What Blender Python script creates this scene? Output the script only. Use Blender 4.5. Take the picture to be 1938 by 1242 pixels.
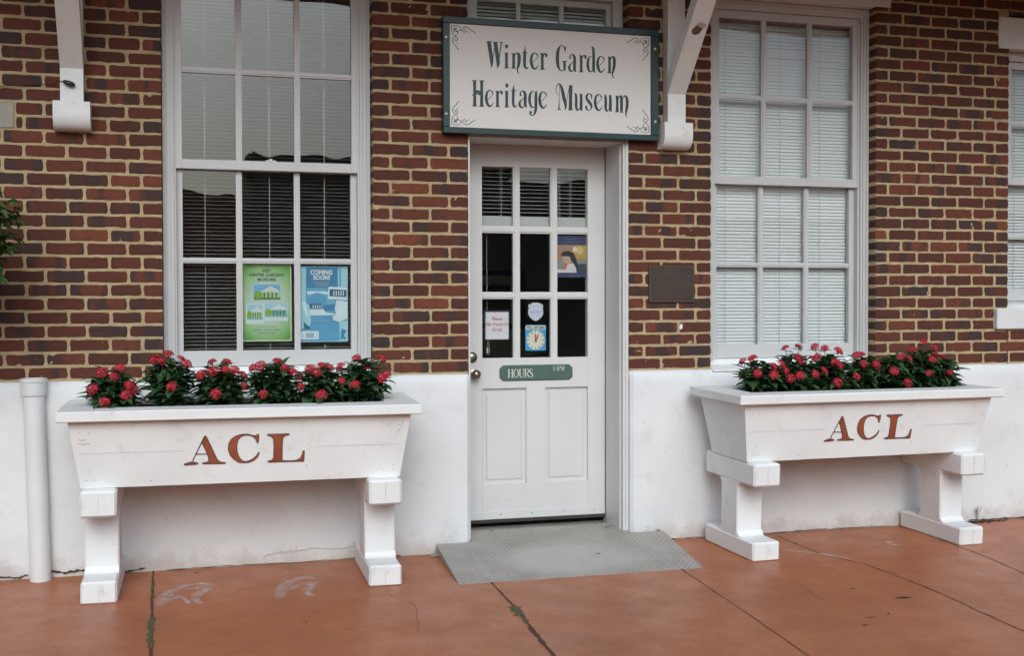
import bpy, math, random
from mathutils import Vector, Matrix, noise
from mathutils.geometry import tessellate_polygon
for o in list(bpy.data.objects): bpy.data.objects.remove(o)
sc = bpy.context.scene
COL = sc.collection
SLOPE = 0.02515                       # the pavement falls away from the wall

# ---------------------------------------------------------------- camera
cd = bpy.data.cameras.new('camera'); cam = bpy.data.objects.new('camera', cd); COL.objects.link(cam)
cd.sensor_width = 36.0; cd.lens = 41.426; cd.clip_start = 0.05; cd.clip_end = 2000
yaw, pitch, roll = 0.2792858, -0.0191188, -0.0021928
f = Vector((math.sin(yaw)*math.cos(pitch), math.cos(yaw)*math.cos(pitch), math.sin(pitch)))
r = Vector((math.cos(yaw), -math.sin(yaw), 0)); u = r.cross(f)
r2 = math.cos(roll)*r + math.sin(roll)*u; u2 = -math.sin(roll)*r + math.cos(roll)*u
M = Matrix.Identity(4)
for i in range(3):
    M[i][0], M[i][1], M[i][2] = r2[i], u2[i], -f[i]
M[0][3], M[1][3], M[2][3] = -2.1489, -6.7156, 1.4435
cam.matrix_world = M
sc.camera = cam

# ---------------------------------------------------------------- sky and sun (overcast)
SUN_EL, SUN_AZ = math.radians(34), math.radians(190)      # azimuth clockwise from +Y
w = bpy.data.worlds.new('World'); sc.world = w; w.use_nodes = True
nt = w.node_tree; bg = nt.nodes['Background']
sky = nt.nodes.new('ShaderNodeTexSky'); sky.sky_type = 'NISHITA'; sky.sun_disc = False
sky.sun_elevation = SUN_EL; sky.sun_rotation = SUN_AZ; sky.air_density = 1.0; sky.dust_density = 5.0; sky.ozone_density = 1.0
hs = nt.nodes.new('ShaderNodeHueSaturation'); hs.inputs['Saturation'].default_value = 0.85; hs.inputs['Value'].default_value = 1.0
nt.links.new(sky.outputs[0], hs.inputs['Color']); wb = nt.nodes.new('ShaderNodeMix'); wb.data_type = 'RGBA'; wb.blend_type = 'MULTIPLY'; wb.inputs['Factor'].default_value = 1.0; wb.inputs['B'].default_value = (.885, 1.015, 1.18, 1)   # overcast cloud white
nt.links.new(hs.outputs[0], wb.inputs['A']); nt.links.new(wb.outputs['Result'], bg.inputs['Color'])
bg.inputs['Strength'].default_value = 0.15
ld = bpy.data.lights.new('sun', 'SUN'); ld.energy = 0.75; ld.angle = math.radians(40); ld.color = (0.87, 1.0, 1.02)
sun = bpy.data.objects.new('sun', ld); COL.objects.link(sun)
sd = Vector((math.sin(SUN_AZ)*math.cos(SUN_EL), math.cos(SUN_AZ)*math.cos(SUN_EL), math.sin(SUN_EL)))
sun.rotation_euler = sd.to_track_quat('Z', 'Y').to_euler()
vs = sc.view_settings; vs.view_transform = 'Standard'; vs.look = 'None'; vs.gamma = 1.0; vs.exposure = -0.04; vs.use_curve_mapping = False
cy = sc.cycles; cy.max_bounces = 10; cy.diffuse_bounces = 5; cy.glossy_bounces = 5; cy.transmission_bounces = 6; cy.transparent_max_bounces = 16; cy.caustics_reflective = False; cy.caustics_refractive = False

# ---------------------------------------------------------------- helpers
def tag(o, label=None, cat=None, group=None, kind=None):
    if label: o['label'] = label
    if cat: o['category'] = cat
    if group: o['group'] = group
    if kind: o['kind'] = kind
    return o
def empty(name, loc=(0, 0, 0), rot=(0, 0, 0)):
    o = bpy.data.objects.new(name, None); COL.objects.link(o); o.location = loc; o.rotation_euler = rot; o.empty_display_size = .1
    return o
class MB:
    """collects faces; build() links them as one mesh object"""
    def __init__(s): s.v = []; s.f = []; s.m = []; s.c = []
    def add(s, vs, fs, m=0, col=None):
        b = len(s.v); s.v += [tuple(x) for x in vs]
        for q in fs: s.f.append(tuple(b+i for i in q)); s.m.append(m)
        s.c += [col or (0, 0, 0, 1)]*len(vs) if not isinstance(col, list) else col
    def box(s, x0, x1, y0, y1, z0, z1, m=0, col=None):
        vs = [(x0,y0,z0),(x1,y0,z0),(x1,y1,z0),(x0,y1,z0),(x0,y0,z1),(x1,y0,z1),(x1,y1,z1),(x0,y1,z1)]
        s.add(vs, [(0,3,2,1),(4,5,6,7),(0,1,5,4),(1,2,6,5),(2,3,7,6),(3,0,4,7)], m, col)
    def rbox(s, x0, x1, y0, y1, z0, z1, b=.006, m=0, jit=0, rnd=None):
        """box with chamfered edges"""
        vs = []; idx = {}
        j = (lambda: (rnd.random()-.5)*2*jit) if jit else (lambda: 0)
        for i, x in enumerate((x0, x1)):
            for k, y in enumerate((y0, y1)):
                for l, z in enumerate((z0, z1)):
                    sx, sy, sz = (1, -1)[i], (1, -1)[k], (1, -1)[l]
                    for a in range(3):
                        p = [x+sx*b, y+sy*b, z+sz*b]; p[a] = (x, y, z)[a]
                        idx[(i, k, l, a)] = len(vs); vs.append((p[0]+j(), p[1]+j(), p[2]+j()))
        fs = []
        g = lambda *q: idx[q]
        for i in (0, 1):
            fs.append([g(i,0,0,0), g(i,1,0,0), g(i,1,1,0), g(i,0,1,0)][::(-1 if i == 0 else 1)])
            fs.append([g(0,i,0,1), g(1,i,0,1), g(1,i,1,1), g(0,i,1,1)][::(1 if i == 0 else -1)])
            fs.append([g(0,0,i,2), g(1,0,i,2), g(1,1,i,2), g(0,1,i,2)][::(-1 if i == 0 else 1)])
        for a in (0, 1):
            for b2 in (0, 1):
                fs.append([g(0,a,b2,1), g(1,a,b2,1), g(1,a,b2,2), g(0,a,b2,2)])
                fs.append([g(a,0,b2,0), g(a,1,b2,0), g(a,1,b2,2), g(a,0,b2,2)])
                fs.append([g(a,b2,0,0), g(a,b2,1,0), g(a,b2,1,1), g(a,b2,0,1)])
        for i in (0, 1):
            for k in (0, 1):
                for l in (0, 1): fs.append([g(i,k,l,0), g(i,k,l,1), g(i,k,l,2)])
        s.add(vs, fs, m)
    def prism(s, poly, x0, x1, m=0):
        """polygon in (y, z) extruded along x; poly convex or simple"""
        n = len(poly)
        vs = [(x0, a, b) for a, b in poly]+[(x1, a, b) for a, b in poly]
        fs = [(i, (i+1) % n, (i+1) % n+n, i+n) for i in range(n)]
        tri = tessellate_polygon([[Vector((a, b, 0)) for a, b in poly]])
        fs += [tuple(t) for t in tri]+[tuple(i+n for i in t) for t in tri]
        s.add(vs, fs, m)
    def tube(s, pts, r, n=8, m=0, cap=True):
        pts = [Vector(p) for p in pts]; rs = r if isinstance(r, (list, tuple)) else [r]*len(pts)
        rings = []
        for i, p in enumerate(pts):
            d = (pts[min(i+1, len(pts)-1)]-pts[max(i-1, 0)]).normalized()
            a = d.cross(Vector((0, 0, 1)) if abs(d.z) < .9 else Vector((1, 0, 0))).normalized(); b = d.cross(a)
            rings.append([p+rs[i]*(math.cos(t)*a+math.sin(t)*b) for t in [2*math.pi*k/n for k in range(n)]])
        vs = [q for rr in rings for q in rr]; fs = []
        for i in range(len(pts)-1):
            for k in range(n): fs.append((i*n+k, i*n+(k+1) % n, (i+1)*n+(k+1) % n, (i+1)*n+k))
        if cap: fs.append(tuple(range(n))[::-1]); fs.append(tuple((len(pts)-1)*n+k for k in range(n)))
        s.add(vs, fs, m)
    def lathe(s, prof, c, axis='z', n=24, m=0):
        """prof: (radius, height) list, spun around an axis through c"""
        vs = []
        for rr, h in prof:
            for k in range(n):
                t = 2*math.pi*k/n; a, b = rr*math.cos(t), rr*math.sin(t)
                vs.append((c[0]+a, c[1]+b, c[2]+h) if axis == 'z' else (c[0]+a, c[1]-h, c[2]+b))
        fs = [(i*n+k, i*n+(k+1) % n, (i+1)*n+(k+1) % n, (i+1)*n+k) for i in range(len(prof)-1) for k in range(n)]
        fs.append(tuple(range(n))[::-1]); fs.append(tuple((len(prof)-1)*n+k for k in range(n)))
        s.add(vs, fs, m)
    # ---- flat work on a plane facing -Y: coordinates (x, z), y gives the layer
    def fpoly(s, poly, y, m=0):
        tri = tessellate_polygon([[Vector((a, b, 0)) for a, b in poly]])
        fs = []
        for t in tri:
            p, q, rr = [poly[i] for i in t]
            ar = (q[0]-p[0])*(rr[1]-p[1])-(q[1]-p[1])*(rr[0]-p[0])
            fs.append(tuple(t) if ar > 0 else tuple(t)[::-1])
        s.add([(a, y, b) for a, b in poly], fs, m)
    def frect(s, x0, x1, z0, z1, y, m=0): s.fpoly([(x0, z0), (x1, z0), (x1, z1), (x0, z1)], y, m)
    def fdisc(s, x, z, rx, rz, y, m=0, n=20): s.fpoly([(x+rx*math.cos(2*math.pi*k/n), z+rz*math.sin(2*math.pi*k/n)) for k in range(n)], y, m)
    def stroke(s, pts, y, m=0, wmul=1.0, sub=6):
        n = len(pts); P = []
        if n == 2: P = [tuple(map(float, pts[0])), tuple(map(float, pts[1]))]
        else:
            for i in range(n-1):
                p0, p1, p2, p3 = pts[max(i-1, 0)], pts[i], pts[i+1], pts[min(i+2, n-1)]
                for k in range(sub):
                    t = k/sub
                    P.append(tuple(.5*(2*p1[a]+(p2[a]-p0[a])*t+(2*p0[a]-5*p1[a]+4*p2[a]-p3[a])*t*t+(3*p1[a]-p0[a]-3*p2[a]+p3[a])*t**3) for a in range(3)))
            P.append(tuple(pts[-1]))
        L = []; R = []
        for i, (x, z, wd) in enumerate(P):
            a, b = P[max(i-1, 0)], P[min(i+1, len(P)-1)]
            dx, dz = b[0]-a[0], b[1]-a[1]; l = math.hypot(dx, dz) or 1
            h = max(wd, .0008)*wmul/2
            L.append((x-dz/l*h, y, z+dx/l*h)); R.append((x+dz/l*h, y, z-dx/l*h))
        k = len(P); s.add(L+R, [(i+k, i+1+k, i+1, i) for i in range(k-1)], m)
    def text(s, body, x, z, size, y, m=0, align='CENTER', sx=1.0, shear=0.0, bold=0.0):
        cu = bpy.data.curves.new('t', 'FONT'); cu.body = body; cu.size = size; cu.align_x = align; cu.shear = shear; cu.offset = bold*size; cu.resolution_u = 3
        ob = bpy.data.objects.new('t', cu); COL.objects.link(ob)
        me = bpy.data.meshes.new_from_object(ob.evaluated_get(bpy.context.evaluated_depsgraph_get()))
        vs = [(x+v.co.x*sx, y, z+v.co.y) for v in me.vertices]; fs = [tuple(p.vertices) for p in me.polygons]
        s.add(vs, fs, m); bpy.data.objects.remove(ob); bpy.data.curves.remove(cu); bpy.data.meshes.remove(me)
    def build(s, name, mats, parent=None, smooth=False, colour=False, auto=None):
        me = bpy.data.meshes.new(name); me.from_pydata(s.v, [], s.f)
        mats = mats if isinstance(mats, (list, tuple)) else [mats]
        for q in mats: me.materials.append(q)
        me.polygons.foreach_set('material_index', s.m)
        if colour:
            at = me.color_attributes.new('tone', 'FLOAT_COLOR', 'POINT')
            at.data.foreach_set('color', [c for q in s.c for c in q])
        if smooth: me.polygons.foreach_set('use_smooth', [True]*len(s.f))
        me.update(); me.validate()
        o = bpy.data.objects.new(name, me); COL.objects.link(o)
        if parent: o.parent = parent
        if auto is not None:
            bpy.context.view_layer.objects.active = o; me.polygons.foreach_set('use_smooth', [True]*len(me.polygons))
            me.set_sharp_from_angle(angle=math.radians(auto))
        return o

# ---------------------------------------------------------------- materials
MT = {}
def base(name, col, rough=.6, metal=0, spec=.5):
    m = bpy.data.materials.new(name); m.use_nodes = True; b = m.node_tree.nodes['Principled BSDF']
    b.inputs['Base Color'].default_value = (*col, 1); b.inputs['Roughness'].default_value = rough; b.inputs['Metallic'].default_value = metal
    b.inputs['Specular IOR Level'].default_value = spec
    MT[name] = m; return m, m.node_tree, b
def N(nt, kind, **kw):
    n = nt.nodes.new('ShaderNode'+kind)
    for k, v in kw.items():
        if k in n.inputs.keys() if hasattr(n.inputs, 'keys') else False: n.inputs[k].default_value = v
        else: setattr(n, k, v)
    return n
def noise_n(nt, scale, detail=4, rough=.55, vec=None, dist=0):
    n = nt.nodes.new('ShaderNodeTexNoise'); n.inputs['Scale'].default_value = scale; n.inputs['Detail'].default_value = detail; n.inputs['Roughness'].default_value = rough; n.inputs['Distortion'].default_value = dist
    if vec is None:
        tc = nt.nodes.new('ShaderNodeTexCoord'); vec = tc.outputs['Object']
    nt.links.new(vec, n.inputs['Vector']); return n
def ramp(nt, src, stops):
    n = nt.nodes.new('ShaderNodeValToRGB'); e = n.color_ramp.elements
    while len(e) < len(stops): e.new(.5)
    for q, (p, c) in zip(e, stops): q.position = p; q.color = (*c, 1) if len(c) == 3 else c
    nt.links.new(src, n.inputs['Fac']); return n
def mix(nt, fac, a, b, mode='MIX'):
    n = nt.nodes.new('ShaderNodeMix'); n.data_type = 'RGBA'; n.blend_type = mode
    for sock, val in ((n.inputs['Factor'], fac), (n.inputs['A'], a), (n.inputs['B'], b)):
        if isinstance(val, (int, float)): sock.default_value = val
        elif isinstance(val, tuple): sock.default_value = (*val, 1)
        else: nt.links.new(val, sock)
    return n.outputs['Result']
def math_n(nt, op, a, b=None, clamp=False):
    n = nt.nodes.new('ShaderNodeMath'); n.operation = op; n.use_clamp = clamp
    for s_, v in zip(n.inputs, (a, b)):
        if v is None: continue
        if isinstance(v, (int, float)): s_.default_value = v
        else: nt.links.new(v, s_)
    return n.outputs[0]
def bump(nt, b, src, strength=.2, dist=.002):
    n = nt.nodes.new('ShaderNodeBump'); n.inputs['Strength'].default_value = strength; n.inputs['Distance'].default_value = dist
    nt.links.new(src, n.inputs['Height']); nt.links.new(n.outputs[0], b.inputs['Normal']); return n
def vary(name, c1, c2, scale=3, rough=.6, bscale=60, bstr=.2, bdist=.002, metal=0, spec=.5, detail=5):
    m, nt, b = base(name, c1, rough, metal, spec)
    n = noise_n(nt, scale, detail); rp = ramp(nt, n.outputs['Fac'], [(.3, c1), (.7, c2)])
    nt.links.new(rp.outputs[0], b.inputs['Base Color'])
    if bstr: bump(nt, b, noise_n(nt, bscale, 4).outputs['Fac'], bstr, bdist)
    return m
def paint(name, c1, c2, rough=.45, brush=(6, 90, 6), dirt=.0, chips=0.0, dirtcol=(.35, .30, .24), bstr=.25):
    """brushed paint over wood: fine streaks along one axis, a little grime, a few chips"""
    m, nt, b = base(name, c1, rough)
    tc = nt.nodes.new('ShaderNodeTexCoord'); mp = nt.nodes.new('ShaderNodeMapping'); mp.inputs['Scale'].default_value = brush
    nt.links.new(tc.outputs['Object'], mp.inputs['Vector'])
    n1 = noise_n(nt, 2.2, 5); n2 = noise_n(nt, 1.0, 4, vec=mp.outputs[0])
    col = ramp(nt, n1.outputs['Fac'], [(.3, c1), (.72, c2)]).outputs[0]
    if dirt:
        n3 = noise_n(nt, 9, 8, .7); fac = ramp(nt, n3.outputs['Fac'], [(.56, (0, 0, 0)), (.8, (dirt,)*3)]).outputs[0]
        col = mix(nt, fac, col, dirtcol)
    if chips:
        n4 = noise_n(nt, 38, 3, .5); fac = ramp(nt, n4.outputs['Fac'], [(.735, (0, 0, 0)), (.75, (chips,)*3)]).outputs[0]
        col = mix(nt, fac, col, (.22, .17, .12))
    nt.links.new(col, b.inputs['Base Color'])
    n5 = noise_n(nt, 14, 3)
    h = math_n(nt, 'ADD', math_n(nt, 'MULTIPLY', n2.outputs['Fac'], .5), n5.outputs['Fac'])
    bump(nt, b, h, bstr, .0015); return m
WHITE = paint('white_paint', (.745, .76, .755), (.68, .69, .685), .62, (14, 14, 60), dirt=.45, chips=.7, bstr=.5)
WHITE_H = paint('white_paint_boards', (.755, .77, .76), (.68, .69, .68), .62, (3, 40, 110), dirt=.42, chips=.7, bstr=.7)
FRAME = paint('window_paint', (.53, .53, .53), (.48, .48, .48), .42, (60, 60, 5), dirt=.2)
DOORP = paint('door_paint', (.62, .62, .61), (.575, .575, .57), .4, (60, 60, 5), dirt=.15)
PLINTH = paint('plinth_paint', (.70, .715, .725), (.62, .635, .645), .75, (26, 26, 26), dirt=.30, chips=.6, bstr=1.0)
SOFFIT = paint('soffit_paint', (.42, .42, .40), (.36, .36, .34), .6, (60, 4, 60))
STONE = vary('stone', (.34, .31, .27), (.26, .24, .21), 12, .85, 120, .5, .002)
LINT = vary('lintel_paint', (.66, .67, .68), (.58, .59, .60), 5, .6, 60, .3, .002)
GREEN = vary('green_frame', (.012, .042, .040), (.009, .033, .032), 6, .35, 90, .15)
BOARD = vary('sign_board', (.715, .70, .685), (.68, .665, .65), 2.5, .38, 80, .05)
INK = vary('green_ink', (.010, .038, .040), (.014, .05, .05), 8, .4, 80, .05)
ORN = vary('grey_ink', (.06, .09, .09), (.09, .12, .12), 8, .5, 80, .05)
BROWN = vary('brown_letter', (.31, .085, .036), (.22, .055, .026), 14, .5, 60, .2)
DARKL = vary('dark_outline', (.055, .018, .018), (.03, .012, .014), 14, .6, 60, .1)
PVC = vary('white_pipe', (.70, .71, .715), (.64, .655, .66), 3, .3, 20, .05)
BRONZE = vary('bronze', (.075, .052, .042), (.050, .042, .040), 14, .42, 90, .4, .002, metal=.45)
BRASS = vary('aged_metal', (.30, .25, .20), (.16, .13, .10), 30, .28, 60, .1, metal=1)
STEEL = vary('screw_metal', (.65, .65, .62), (.5, .5, .48), 30, .35, 60, .1, metal=.8)
SIGNG = vary('weathered_green_wood', (.040, .105, .085), (.070, .115, .098), 26, .6, 60, .4)
BLACKP = vary('black_plastic', (.012, .012, .014), (.02, .02, .02), 8, .35, 60, .1)
SOIL = vary('soil', (.045, .028, .02), (.02, .013, .01), 40, .95, 90, 1.0, .01)
SEAM = vary('dark_gap', (.03, .028, .028), (.05, .045, .04), 20, .9, 60, .2)
SEAML = vary('paint_seam', (.40, .38, .37), (.50, .48, .47), 20, .8, 60, .2)
MOSS = vary('moss', (.045, .075, .03), (.09, .08, .05), 60, .95, 150, 1, .004)
CORDM = vary('blind_cord', (.55, .55, .52), (.45, .45, .43), 30, .7, 60, 0)
ROOMM = vary('room_wall', (.42, .40, .36), (.36, .34, .30), 2, .9, 60, 0)
SLATM = vary('slat_enamel', (.56, .57, .55), (.50, .51, .49), 1.5, .35, 60, 0)
SLATW = vary('slat_enamel_light', (.74, .76, .77), (.70, .72, .73), 1.5, .35, 60, 0)
PAPER = vary('paper', (.74, .73, .76), (.68, .67, .70), 4, .7, 60, 0)
def flat(name, col, rough=.55): return vary(name, col, tuple(c*.88 for c in col), 9, rough, 60, 0)
# glass: a thin sheet that mirrors the street by Fresnel and lets the rest through
m, nt, b = base('glass', (1, 1, 1)); nt.nodes.remove(b)
tr = nt.nodes.new('ShaderNodeBsdfTransparent'); tr.inputs[0].default_value = (.97, .98, .975, 1)
gl = nt.nodes.new('ShaderNodeBsdfGlossy'); gl.inputs['Roughness'].default_value = 0.0; gl.inputs['Color'].default_value = (1, 1, 1, 1)
fr = nt.nodes.new('ShaderNodeFresnel'); geo = nt.nodes.new('ShaderNodeNewGeometry')
mr = nt.nodes.new('ShaderNodeMapRange'); mr.inputs['To Min'].default_value = 1.5; mr.inputs['To Max'].default_value = 1/1.5
nt.links.new(geo.outputs['Backfacing'], mr.inputs['Value']); nt.links.new(mr.outputs[0], fr.inputs['IOR'])
mx = nt.nodes.new('ShaderNodeMixShader'); nt.links.new(fr.outputs[0], mx.inputs[0]); nt.links.new(tr.outputs[0], mx.inputs[1]); nt.links.new(gl.outputs[0], mx.inputs[2])
nt.links.new(mx.outputs[0], nt.nodes['Material Output'].inputs['Surface'])
bn = nt.nodes.new('ShaderNodeBump'); bn.inputs['Strength'].default_value = .35; bn.inputs['Distance'].default_value = .004
nn = noise_n(nt, 2.6, 2); nt.links.new(nn.outputs['Fac'], bn.inputs['Height']); nt.links.new(bn.outputs[0], gl.inputs['Normal'])
GLASS = m
# brick: tone attribute = (random, random, position along the brick)
m, nt, b = base('brick', (.16, .045, .03), .85, spec=.25)
at = nt.nodes.new('ShaderNodeAttribute'); at.attribute_name = 'tone'; sp = nt.nodes.new('ShaderNodeSeparateColor'); nt.links.new(at.outputs['Color'], sp.inputs[0])
red = ramp(nt, sp.outputs[0], [(0, (.076, .028, .019)), (.35, (.102, .031, .020)), (.7, (.128, .037, .022)), (.93, (.162, .046, .025)), (1, (.195, .056, .028))]).outputs[0]
n1 = noise_n(nt, 26, 6, .65)
red = mix(nt, ramp(nt, n1.outputs['Fac'], [(.32, (0,)*3), (.72, (.65,)*3)]).outputs[0], red, (.062, .030, .024))
# flashed dark ends and bands: noise along the brick length, gated by the second random number
cb = nt.nodes.new('ShaderNodeCombineXYZ')
nt.links.new(math_n(nt, 'ADD', math_n(nt, 'MULTIPLY', sp.outputs[2], 1.6), math_n(nt, 'MULTIPLY', sp.outputs[1], 97)), cb.inputs[0]); nt.links.new(math_n(nt, 'MULTIPLY', sp.outputs[0], 31), cb.inputs[1])
n2 = noise_n(nt, 1.0, 2, .5, vec=cb.outputs[0]); n3 = noise_n(nt, 30, 4, .6)
fl = math_n(nt, 'ADD', n2.outputs['Fac'], math_n(nt, 'MULTIPLY', n3.outputs['Fac'], .12))
fl = math_n(nt, 'ADD', fl, math_n(nt, 'MULTIPLY', math_n(nt, 'SUBTRACT', sp.outputs[1], .5), .22))
dark = ramp(nt, fl, [(.615, (0,)*3), (.69, (.9,)*3)]).outputs[0]
col = mix(nt, dark, red, (.046, .031, .030))
n4 = noise_n(nt, 75, 2, .5); n5 = noise_n(nt, 2.2, 2)     # stray lime and paint flecks
fk = math_n(nt, 'MULTIPLY', ramp(nt, n4.outputs['Fac'], [(.75, (0,)*3), (.775, (1,)*3)]).outputs[0], ramp(nt, n5.outputs['Fac'], [(.5, (0,)*3), (.6, (.6,)*3)]).outputs[0])
col = mix(nt, fk, col, (.5, .46, .42))
nt.links.new(col, b.inputs['Base Color'])
bump(nt, b, math_n(nt, 'ADD', noise_n(nt, 90, 5, .7).outputs['Fac'], math_n(nt, 'MULTIPLY', n1.outputs['Fac'], 1.2)), .6, .003)
BRICK = m
MORTAR = vary('mortar', (.46, .355, .20), (.34, .26, .15), 7, .95, 80, .9, .005)
# stained, sealed concrete
m, nt, b = base('stained_concrete', (.30, .1, .05), .4)
n1 = noise_n(nt, 1.1, 7, .6, dist=.4); n2 = noise_n(nt, 4.5, 8, .7); n3 = noise_n(nt, 60, 4, .6)
c = ramp(nt, n1.outputs['Fac'], [(.28, (.305, .102, .044)), (.45, (.36, .112, .037)), (.6, (.395, .126, .042)), (.75, (.36, .130, .056))]).outputs[0]
c = mix(nt, ramp(nt, n2.outputs['Fac'], [(.42, (0,)*3), (.7, (.45,)*3)]).outputs[0], c, (.27, .088, .042))
c = mix(nt, ramp(nt, n3.outputs['Fac'], [(.3, (.18,)*3), (.5, (0,)*3)]).outputs[0], c, (.15, .07, .05))

nt.links.new(c, b.inputs['Base Color'])
nt.links.new(ramp(nt, n2.outputs['Fac'], [(.3, (.30,)*3), (.7, (.52,)*3)]).outputs[0], b.inputs['Roughness'])
bump(nt, b, math_n(nt, 'ADD', n3.outputs['Fac'], math_n(nt, 'MULTIPLY', noise_n(nt, 5, 4).outputs['Fac'], 3)), .12, .003)
FLOOR = m
# aluminium tread plate, dull and scuffed, polished by feet in the middle
m, nt, b = base('tread_plate_metal', (.46, .45, .42), .5, .25)
n1 = noise_n(nt, 5, 6, .7); c = ramp(nt, n1.outputs['Fac'], [(.3, (.27, .25, .225)), (.7, (.38, .36, .33))]).outputs[0]
tc = nt.nodes.new('ShaderNodeTexCoord'); mp = nt.nodes.new('ShaderNodeMapping'); mp.inputs['Location'].default_value = (.02, 1.0, 0); mp.inputs['Scale'].default_value = (2.1, 3.1, 0)
mp.inputs['Location'].default_value = (0.02, 1.35, 0)
nt.links.new(tc.outputs['Object'], mp.inputs['Vector']); gr = nt.nodes.new('ShaderNodeTexGradient'); gr.gradient_type = 'SPHERICAL'; nt.links.new(mp.outputs[0], gr.inputs['Vector'])
wf = math_n(nt, 'MULTIPLY', ramp(nt, math_n(nt, 'ADD', gr.outputs['Fac'], math_n(nt, 'MULTIPLY', n1.outputs['Fac'], .3)), [(.15, (0,)*3), (.55, (1,)*3)]).outputs[0], .75)
c = mix(nt, wf, c, (.50, .485, .46)); nt.links.new(c, b.inputs['Base Color']); bump(nt, b, noise_n(nt, 120, 4).outputs['Fac'], .2, .001)
PLATE = m
LUG = vary('polished_lug', (.50, .49, .46), (.42, .41, .38), 20, .35, 60, .1, metal=.3)
# chalky smear: thin pale residue with a broken edge
m, nt, b = base('chalk', (.62, .55, .52), .9)
n1 = noise_n(nt, 13, 8, .8, dist=1.5); a = ramp(nt, n1.outputs['Fac'], [(.40, (0,)*3), (.62, (.75,)*3)]).outputs[0]
at = nt.nodes.new('ShaderNodeAttribute'); at.attribute_name = 'tone'
nt.links.new(math_n(nt, 'MULTIPLY', a, at.outputs['Fac']), b.inputs['Alpha']); CHALK = m
# leaves and petals
def leafmat(name, c1, c2, trans=.25):
    m, nt, b = base(name, c1, .45, spec=.4)
    n1 = noise_n(nt, 24, 3); oi = nt.nodes.new('ShaderNodeAttribute'); oi.attribute_name = 'tone'
    c = mix(nt, math_n(nt, 'MULTIPLY', oi.outputs['Fac'], 1.0), c1, c2)
    c = mix(nt, ramp(nt, n1.outputs['Fac'], [(.4, (0,)*3), (.8, (.5,)*3)]).outputs[0], c, tuple(q*.6 for q in c1))
    nt.links.new(c, b.inputs['Base Color'])
    tl = nt.nodes.new('ShaderNodeBsdfTranslucent'); nt.links.new(c, tl.inputs['Color'])
    ms = nt.nodes.new('ShaderNodeMixShader'); ms.inputs[0].default_value = trans
    nt.links.new(b.outputs[0], ms.inputs[1]); nt.links.new(tl.outputs[0], ms.inputs[2]); nt.links.new(ms.outputs[0], nt.nodes['Material Output'].inputs['Surface'])
    return m
LEAF = leafmat('pentas_leaf', (.028, .074, .030), (.070, .150, .055))
FICUS = leafmat('tree_leaf', (.030, .085, .020), (.075, .15, .035))
PETAL = leafmat('petal', (.56, .014, .035), (.80, .05, .10), .3)
PEDGE = leafmat('petal_centre', (.66, .08, .10), (.76, .2, .22), .3)
STEM = vary('stem', (.06, .10, .035), (.09, .10, .045), 20, .7)
BARK = vary('bark', (.12, .09, .065), (.07, .055, .04), 20, .9, 40, .6, .005)
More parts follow.
